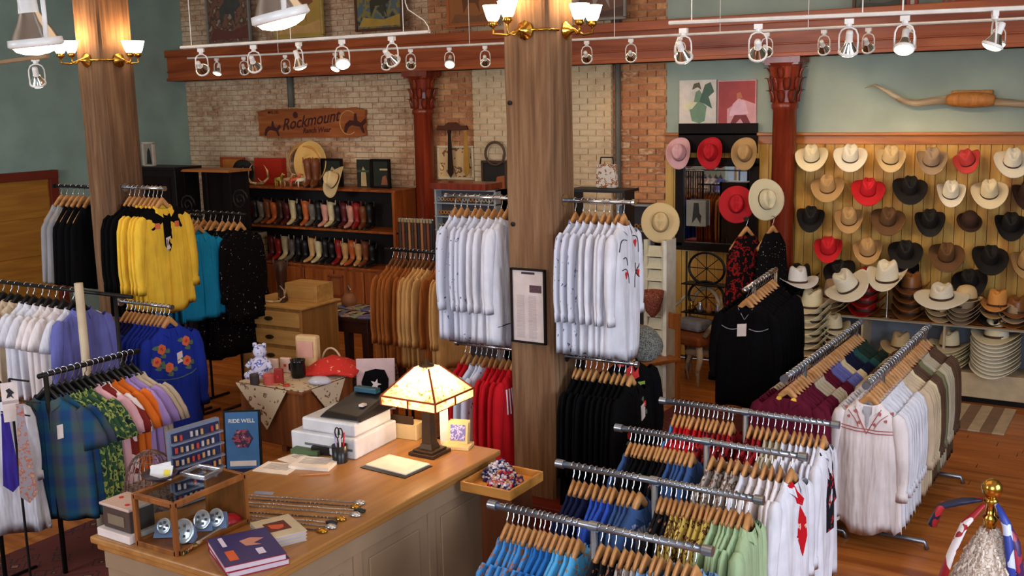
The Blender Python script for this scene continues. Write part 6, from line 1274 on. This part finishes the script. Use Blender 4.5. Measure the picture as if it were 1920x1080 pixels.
# horn-legged armchair
q = PZ(1300, 625, .5); t = T('horn_chair', 'armchair with brown hide seat and curved horn legs before the board wall', 'chair', (q.x, q.y, 0), -.3); hide = M('hide_seat', (150, 78, 34), .5, kind='plain'); hb_ = M('horn', (196, 176, 142))
m = MB().box((0, 0, .47), (.56, .50, .10)); m.build('seat', hide, t, bevel=.03)
for a_ in (-1, 1):
    for b_ in (-1, 1): MB().tube([(a_*.22, b_*.18, .44), (a_*.27, b_*.22, .30), (a_*.22, b_*.2, .14), (a_*.25, b_*.22, 0)], [.04, .034, .024, .012], 10).build('horn_leg', hb_, t, smooth=True)
    MB().tube([(a_*.26, -.15, .52), (a_*.34, -.05, .68), (a_*.28, .12, .8), (a_*.2, .2, .92)], [.028, .026, .02, .008], 10).build('horn_arm', hb_, t, smooth=True)
MB().tube([(.22*cos(k*pi/10), .20+.02*sin(k*pi/10), .62+.34*sin(k*pi/10)) for k in range(11)], [.01]+[.022]*9+[.01], 8).build('horn_back', hb_, t, smooth=True)
o = T('cushion', 'grey folded cushion lying on the hide armchair', 'cushion', (q.x-.02, q.y+.08, .525), -.3); MB().box((0, 0, .06), (.34, .26, .12)).build('pad', grey, o, bevel=.04)
q3 = PZ(1318, 655, .3); t = T('horn_stool', 'small cream footstool with horn legs beside the hide armchair', 'stool', (q3.x+.02, q3.y-.05, 0), .2); MB().box((0, 0, .30), (.34, .26, .07)).build('seat', M('cream_hide', (196, 170, 130), .8), t, bevel=.025)
for a_ in (-1, 1):
    for b_ in (-1, 1): MB().tube([(a_*.12, b_*.09, .27), (a_*.16, b_*.11, .15), (a_*.13, b_*.11, 0)], [.022, .018, .006], 8).build('horn_leg', hb_, t, smooth=True)
# wheels / iron étagère with rings left of red dress
q = PY(1325, 500, 10.6); t = T('wheel_shelf', 'black iron shelf with spoked wheel rings below the mirror', 'shelf', (q.x, 10.6, 0), -.1)
for k, z in enumerate((q.z-.02, q.z-.33)):
    m = MB(); m.tube([(.21*cos(a_*pi/12), 0, z+.17*sin(a_*pi/12)) for a_ in range(24)], .014, 6, closed=True); 
    for a_ in range(4): m.tube([(.2*cos(a_*pi/4), 0, z+.16*sin(a_*pi/4)), (-.2*cos(a_*pi/4), 0, z-.16*sin(a_*pi/4))], .005, 5)
    m.build('wheel', BLKM, t); MB().box((0, 0, z-.17), (.5, .2, .012)).build('shelf_board', BLKM, t)
for a_ in (-.24, .24): MB().tube([(a_, 0, 0), (a_, 0, q.z+.15)], .01, 6).build('post', BLKM, t)
for k in range(4): o = MB().lathe([(.03, 0), (.04, .04), (.02, .08), (.028, .11)], 10).build('ornament', [BRASS, sil, M('amber', (180, 110, 50), .3), sil][k], smooth=True); o.location = (q.x-.16+.1*k, 10.58, q.z-.33-.164); tag(o, f'small shiny ornament, {ORD[k]} from the left on the iron wheel shelf', 'ornament', 'ornaments on the wheel shelf')
# grey fluffy hat & brown woven basket near the black dress
q = PY(1205, 640, 6.9); m = MB(); m.lathe([(.0, .1), (.06, .09), (.12, .04), (.16, -.02), (.15, -.05), (.1, 0), (0, .02)], 18); o = m.build('felt_hood', M('grey_boucle', (120, 120, 112), .95, kind='print', c2=(70, 70, 66), c3=(160, 158, 150), thr=.5, scale=3), smooth=True); o.location = q; o.rotation_euler = (.5, .6, 0); tag(o, 'grey speckled boucle cape piece on top of the black dress with the red flower', 'cape')
q = PY(1224, 568, 9.38); m = MB().lathe([(.02, -.14), (.07, -.08), (.1, .04), (.11, .12), (.1, .12), (.05, -.06)], 14); o = m.build('woven_pouch', M('woven_red', (150, 74, 54), .8, kind='print', c2=(90, 50, 40), c3=(190, 130, 100), thr=.5, scale=2.5), smooth=True); o.location = q; tag(o, 'reddish woven pouch hanging before the cream louvred panel', 'pouch')
# framed article on the middle post
a = PY(960, 503, P1Y-.012); b_ = PY(1024, 645, P1Y-.012)
w_, h_ = b_.x-a.x, a.z-b_.z; t = T('framed_article', 'tall black framed newspaper article on the middle timber post', 'frame', ((a.x+b_.x)/2, P1Y-.02, (a.z+b_.z)/2))
MB().box((0, .008, 0), (w_, .012, h_)).build('page', M('newsprint', (206, 190, 186), .5), t)
for (c, d) in (((0, 0, h_/2), (w_+.012, .024, .012)), ((0, 0, -h_/2), (w_+.012, .024, .012)), ((w_/2, 0, 0), (.012, .024, h_)), ((-w_/2, 0, 0), (.012, .024, h_))): MB().box(c, d).build('frame_bar', fm, t)
ink = M('news_ink', (120, 104, 106), .7); MB().box((.0, .001, h_*.45), (w_*.4, .002, .014)).build('headline', M('news_dark', (60, 40, 46)), t); MB().box((w_*.22, .001, h_*.24), (w_*.36, .002, h_*.10)).build('photo_print', M('news_photo', (90, 56, 66), .6, kind='print', c2=(60, 40, 50), thr=.5, scale=4), t)
for c_i in range(2):
    m = MB()
    for k in range(34): m.box((-w_*.24+c_i*w_*.36, .0012, h_*.14-k*h_*.0175), (w_*.26*(.8+.2*random.random()), .001, h_*.008))
    o = m.build('text_column', M('news_lines', (176, 160, 160), .7), t); o['kind'] = 'stuff'
text('lettering', 'COWBOY', .022, M('news_dark', (60, 40, 46)), t, (0, -.001, h_*.45), rx)
# white electrical frame on right post etc omitted; small framed photo left of left post
q = PY(280, 292, 9.5)
panel(268, 268, 290, 312, 'framed_photo', 'small pale framed photo standing on the black cabinet behind the left post', M('photo_grey', (140, 136, 124)), M('photo_frame', (190, 176, 160)), y=9.6, shapes=[('portrait', [(-.5, -.8), (-.3, .2), (0, .6), (.3, .3), (.5, -.8)], M('photo_black', (40, 38, 36)))])
a = PY(266, 315, 9.5); b_ = PY(318, 315, 9.5); c9 = PY(415, 322, 9.5)
t = T('black_cabinet', 'tall black cabinet against the left back corner', 'cabinet', ((a.x+b_.x)/2, 9.65, 0)); MB().box((0, 0, a.z/2), (b_.x-a.x+.3, .4, a.z)).build('body', BLKM, t, bevel=.01); MB().box((0, 0, a.z), (b_.x-a.x+.36, .46, .04)).build('cornice', BLKM, t, bevel=.006); MB().box((0, -.205, a.z*.6), (b_.x-a.x+.1, .01, a.z*.7)).build('door', fm, t)
t = T('glass_cabinet', 'black cabinet with glass panes and wooden top edge left of the boot shelf', 'cabinet', ((c9.x+b_.x)/2+.1, 9.75, 0)); hh_ = c9.z; W2 = c9.x-b_.x-.1
MB().box((0, .15, hh_/2), (W2, .02, hh_)).build('back_panel', fm, t); MB().box((0, 0, hh_), (W2+.04, .4, .03)).build('top', M('rail_wood', (176, 108, 50)), t)
for a_ in (-1, 0, 1): MB().box((a_*W2/2, -.15, hh_/2), (.03, .03, hh_)).build('upright', fm, t)
for z in (.4, .9, 1.4): MB().box((0, 0, z), (W2, .3, .02)).build('shelf_board', fm, t)
# ================================================================== NEWEL WITH SCARVES (bottom right)
q = PZ(1860, 915, 1.55); t = T('newel_post', 'stair newel post with shining brass ball at the lower right', 'newel post', (q.x, q.y, 0))
MB().lathe([(.022, q.z-.16), (.022, q.z-.13), (.030, q.z-.11), (.018, q.z-.10), (.016, q.z-.06), (.026, q.z-.05), (.014, q.z-.035)], 18).build('neck', BRASS, t, smooth=True)
MB().lathe([(.001, q.z-.04), (.02, q.z-.034), (.033, q.z-.018), (.037, q.z), (.033, q.z+.018), (.02, q.z+.032), (.001, q.z+.037)], 20).build('ball', BRASS, t, smooth=True)
MB().lathe([(.035, 0), (.035, q.z-.2), (.022, q.z-.15)], 14).build('shaft', wal, t)
fur = M('lace_fur', (214, 200, 186), .95, kind='print', c2=(176, 150, 130), c3=(230, 222, 214), thr=.5, scale=3)
o = T('lace_shawl', 'fluffy white and beige lace shawl over the newel below the brass ball', 'shawl', (q.x, q.y, q.z-.13)); m = MB(); rings = []
for k in range(10):
    u = k/9; rings.append([((.02+.17*u)*(1+.12*sin(5*a_*2*pi/20+k))*cos(a_*2*pi/20), (.02+.13*u)*(1+.12*sin(5*a_*2*pi/20+k))*sin(a_*2*pi/20), -.02-.42*u**1.15) for a_ in range(20)])
m.loft(rings, cap=False); m.build('lace', fur, o, smooth=True); tf = MB(); r_ = random.Random(8)
for k in range(420):
    u = r_.random(); a_ = r_.uniform(0, 6.28); R1 = .025+.17*u; R2 = .025+.13*u; x_, y_, z_ = R1*cos(a_), R2*sin(a_), -.02-.42*u**1.15; tf.tube([(x_, y_, z_), (x_*1.1+r_.uniform(-.01, .01), y_*1.12, z_-.02), (x_*1.12, y_*1.15, z_-.045)], [.006, .005, .001], 4)
tf.build('tufts', fur, o)['kind'] = 'stuff'
for k, (c, c2_, pts, lb) in enumerate((((150, 26, 36), (220, 210, 210), [(-.02, -.02, -.06), (-.08, -.04, -.14), (-.12, -.05, -.26), (-.16, -.05, -.42)], 'red and white striped scarf hanging left of the brass ball'), ((40, 56, 140), (190, 196, 220), [(.02, -.02, -.05), (.06, -.03, -.12), (.08, -.03, -.26), (.10, -.03, -.42)], 'blue and white scarf hanging right of the brass ball'), ((30, 32, 60), (180, 40, 50), [(-.03, 0, -.05), (-.10, 0, -.07), (-.17, .0, -.10), (-.2, 0, -.18)], 'dark blue and red scarf knotted left of the newel'), ((60, 30, 80), (150, 40, 60), [(.03, .02, -.08), (.09, .0, -.2), (.12, 0, -.4)], 'purple and red scarf behind the blue one'))):
    m = MB(); m.tube(pts, [.012]+[.024]*(len(pts)-2)+[.03], 8, sq=.6); o = m.build('silk_scarf', M('silk_%d' % k, c, .45, kind='cow', c2=c2_, thr=.56, scale=1.6), smooth=True); o.location = (q.x, q.y, q.z); tag(o, lb, 'scarf')
# ================================================================== TRACK LIGHTS
SW = M('switch_white', (226, 222, 216), .3); refl = M('reflector', (200, 196, 190), .12, 1); bulb_on = M('bulb_lit', (255, 238, 206), .4, emit=14); bulb_off = M('bulb_dim', (180, 176, 170), .2, .5)
def head_meshes():
    ad = MB().box((0, 0, -.012), (.05, .03, .03)).lathe([(.014, -.045), (.018, -.04), (.018, -.02)], 10).mesh('adapter')
    yk = MB(); yk.tube([(-.05, 0, -.17), (-.052, 0, -.12), (-.05, 0, -.085), (-.038, 0, -.058), (-.015, 0, -.046), (.015, 0, -.046), (.038, 0, -.058), (.05, 0, -.085), (.052, 0, -.12), (.05, 0, -.17)], .0055, 6)
    so = MB().lathe([(0, .085), (.017, .083), (.02, .07), (.02, .02), (.024, .012)], 14)
    rf = MB().lathe([(.022, .02), (.03, .0), (.043, -.022), (.052, -.04)], 18, cap=False)
    rg = MB().lathe([(.050, -.034), (.056, -.034), (.058, -.048), (.052, -.052), (.046, -.048)], 20, cap=False)
    bl = MB().lathe([(0, -.036), (.03, -.038), (.047, -.042), (.05, -.050), (.042, -.060), (.024, -.067), (.0, -.07)], 16)
    return ad, yk.mesh('yoke', True), so.mesh('socket', True), rf.mesh('reflector', True), rg.mesh('ring', True), bl.mesh('bulb')
HMH = head_meshes()
def head(p, target, label, group, lit=True, power=18, sc=1.0, ang=46, light=True, col=WARM):
    t = T('track_spotlight', label, 'spotlight', p, 0, group, scale=(sc,)*3)
    tv = Vector(target)-Vector(p); t.rotation_euler = (0, 0, math.atan2(tv.y, tv.x)+pi/2)
    piv = Vector((0, 0, -.165)); 
    obj('adapter', HMH[0], SW, t); obj('yoke', HMH[1], SW, t)
    d = (Vector(target)-(Vector(p)+piv*sc)).normalized(); tilt = math.acos(max(-1, min(1, -d.z)))
    mxl = Matrix.Translation(piv+Vector((0, 0, .0))) @ Matrix.Rotation(-tilt, 4, 'X') @ Matrix.Translation((0, 0, .03))
    for nm, me, mt in (('socket', HMH[2], SW), ('reflector', HMH[3], refl), ('ring', HMH[4], SW), ('bulb', HMH[5], bulb_on if lit else bulb_off)):
        o = obj(nm, me, mt, t); o.matrix_local = mxl
    if lit and light:
        spot(Vector(p)+piv*sc+d*(.035*sc), target, power, ang, .7, col)
def track(x0, x1, y, z, z2, label, rods, cat='track', zr=None, mat=None):
    t = T('light_track', label, 'track', (x0, y, z)); dx = x1-x0
    MB().tube([(0, 0, 0), (dx, 0, z2-z)], .017, 8, sq=.8).build('rail', SW, t, auto=True)
    for r_ in rods: MB().tube([(r_-x0, 0, (z2-z)*(r_-x0)/dx), (r_-x0, 0, ZC-z)], .0035, 6).build('hanging_rod', SW, t)
    return t
TY = 9.6; zl0 = PY(1100, 73, TY).z
xa_, xb2 = PY(352, 106, TY).x, PY(1915, 50, TY).x+.6
track(xa_, xb2, TY, zl0+.03, zl0-.03, 'long white lower light track along the beam', [PY(x, 70, TY).x for x in (520, 880, 1152, 1350, 1515, 1692)])
lows = [(404, 1), (455, 0), (533, 0), (627, 1), (722, 0), (769, 0), (842, 1), (909, 0), (1100, 0), (1183, 0), (1275, 1), (1438, 1), (1545, 1), (1628, 1), (1705, 1), (1872, 1)]
tg = [(-10.2, 8.3, 0), (-10.9, YW, 1.5), (-10.2, YW, 1.7), (-8.6, 7.6, 0), (-9.0, YW, 1.5), (-8.6, YW, 1.9), (-5.6, 7.6, 1), (-7.2, YW, 2.2), (-5.6, YW, 2.3), (-5.2, YW, 2.6), (-3.4, 7.6, 1.), (-3.4, YW, 2.6), (-2.7, YW, 2.0), (-2.2, YW, 1.8), (-1.9, YW, 2.0), (-.9, 8.6, .5)]
for i, (x, lit) in enumerate(lows):
    p = PY(x, 80, TY); z = zl0+.03-.06*(p.x-xa_)/(xb2-xa_)-.02
    head((p.x, TY, z), tg[i], f"small white spotlight, {ORD[i]} from the left on the lower track", 'spotlights on the lower track', lit=True, power=[0, 58, 105][1+(x > 1200)], sc=1.0, ang=[48, 62][x > 1200])
TY2 = 6.3; zu = PY(640, 70, TY2).z
track(PY(340, 92, TY2).x, PY(805, 60, TY2).x, TY2, zu, zu, 'white upper left light track ending in a curly cable', [PY(x, 70, TY2).x for x in (358, 545, 757)])
e = PY(805, 60, TY2); m = MB(); m.tube([PY(x, y, TY2) for x, y in ((805, 60), (803, 50), (795, 38), (780, 28), (765, 18), (760, 5), (758, -40))], .004, 5); o = m.build('power_cable', SW, smooth=True); tag(o, 'thin white cable curling up from the end of the upper left track', 'cable')
ups = [(376, (-8.6, 9.5, 1.4)), (475, (-7.5, 8.5, 1)), (560, (-5.6, 7.0, 1.0)), (641, (-4.0, 4.9, 1.0)), (735, (-4.9, 9.6, .8))]
for i, (x, tgx) in enumerate(ups):
    p = PY(x, 85, TY2); head((p.x, TY2, zu-.02), tgx, f"white spotlight, {ORD[i]} from the left on the upper left track", 'spotlights on the upper left track', lit=True, power=34, ang=52)
zu2 = PY(1600, 29, TY2).z
track(PY(1255, 38, TY2).x, PY(1915, 20, TY2).x+.5, TY2, zu2+.02, zu2-.02, 'white upper right light track', [PY(x, 30, TY2).x for x in (1297, 1617, 1692)])
ups = [(1282, (-2.6, 8.6, .6)), (1422, (-3.0, 9.0, 1.2)), (1592, (-2.1, 7.6, .9)), (1697, (-1.2, 4.9, .9)), (1865, (-1.7, 6.0, .9))]
for i, (x, tgx) in enumerate(ups):
    p = PY(x, 40, TY2); head((p.x, TY2, zu2-.02), tgx, f"white spotlight, {ORD[i]} from the left on the upper right track", 'spotlights on the upper right track', lit=True, power=32, ang=56)
# nearest two heads, top left
for i, (x, y, D, tgx, lb) in enumerate(((50, -80, 2.85, (-2.6, 2.2, .2), 'large bright white spotlight at the top left corner'), (512, -150, 2.55, (-1.45, 2.6, .2), 'large bright white spotlight at the top, left of the post'))):
    p = PD(x, y, D); head(p, tgx, lb, None, True, 20, sc=1.25, ang=60)
    tag(MB().tube([(p.x-.5, p.y, p.z+.01), (p.x+.3, p.y, p.z+.01)], .018, 8).build('light_track_piece', SW), ['short track carrying the spotlight at the top left corner', 'short track carrying the large spotlight at the top'][i], 'track') 
p = PD(66, 108, 7.5); head(p, (p.x-1, p.y+1, 1), 'small dim spotlight on the far left track', None, True, 6)
a = PD(-10, 118, 7.7); b_ = PD(90, 105, 7.4); tag(MB().tube([a, b_], .015, 8).build('light_track_piece', M('tan_rod', (150, 120, 90))), 'thin tan light track at the far left', 'track')
# ================================================================== SCONCES
shade_m = M('opal_glass', (255, 236, 200), .3, emit=9)
def sconce(pl, nrm, label, offs, sc=1.0, power=6):
    n = Vector(nrm); t = T('wall_sconce', label, 'sconce', tuple(pl)); rz = math.atan2(n.y, n.x)+pi/2
    mx = Matrix.Rotation(rz, 4, 'Z') @ Matrix.Rotation(pi/2, 4, 'X')
    MB().lathe([(.0, 0), (.062, 0), (.062, .012), (.045, .025), (.02, .05), (.008, .075), (0, .08)], 8, mx=mx).build('backplate', BRASS, t, auto=True)
    side = Vector((-n.y, n.x, 0))
    for k, (s_, up) in enumerate(offs):
        a0 = n*.07; b0 = n*.13+side*s_
        MB().tube([tuple(a0), tuple(a0*.5+b0*.5+Vector((0, 0, -.03))), tuple(b0+Vector((0, 0, -.02))), tuple(b0+Vector((0, 0, .03+up)))], .008, 8).build('arm', BRASS, t, smooth=True)
        MB().lathe([(.012, .02), (.034, .035), (.028, .05), (.03, .06)], 14, c=tuple(b0+Vector((0, 0, up)))).build('cup', BRASS, t, smooth=True)
        MB().loft([[(b0.x+r_*cos(a_*pi/4+pi/8), b0.y+r_*sin(a_*pi/4+pi/8), z+up) for a_ in range(8)] for r_, z in ((.030, .06), (.042, .08), (.062, .145), (.066, .158), (.061, .156), (.04, .085), (.026, .065))], cap=False).build('glass_shade', shade_m, t)
        point(tuple(Vector(pl)+b0+Vector((0, 0, .20+up))), power, (1, .60, .28), .03)
a = PY(985, 57, P1Y); sconce((a.x, P1Y-.0, a.z), (0, -1, 0), 'brass sconce with two glowing shades on the left face of the middle post', ((-.16, .0), (-.05, .02)))
a = PX(1060, 57, P1X+PS); sconce((P1X+PS, a.y, a.z), (1, 0, 0), 'brass sconce with two glowing shades on the right face of the middle post', ((-.05, 0), (.13, .0)))
a = PY(163, 113, P2Y); sconce((a.x, P2Y, a.z), (0, -1, 0), 'brass sconce on the left face of the left timber post', ((-.17, .0), (-.02, .0)), power=4.5)
a = PX(222, 113, P2X+PS2); sconce((P2X+PS2, a.y, a.z), (1, 0, 0), 'brass sconce on the right face of the left timber post', ((.02, .0), (.1, -.0)), power=4.5)
for (x0, y0, z) in ((P1X, P1Y, PY(1020, 55, P1Y).z), (P2X, P2Y, PY(190, 112, P2Y).z)):
    S_ = PS if x0 == P1X else PS2
    tag(MB().tube([(x0+.1, y0-.01, z), (x0+S_+.01, y0-.01, z), (x0+S_+.01, y0+.12, z)], .009, 8).build('brass_conduit', BRASS, smooth=True), 'thin brass conduit joining the sconces on the '+('middle' if x0 == P1X else 'left')+' post', 'pipe')
bpy.context.view_layer.update()
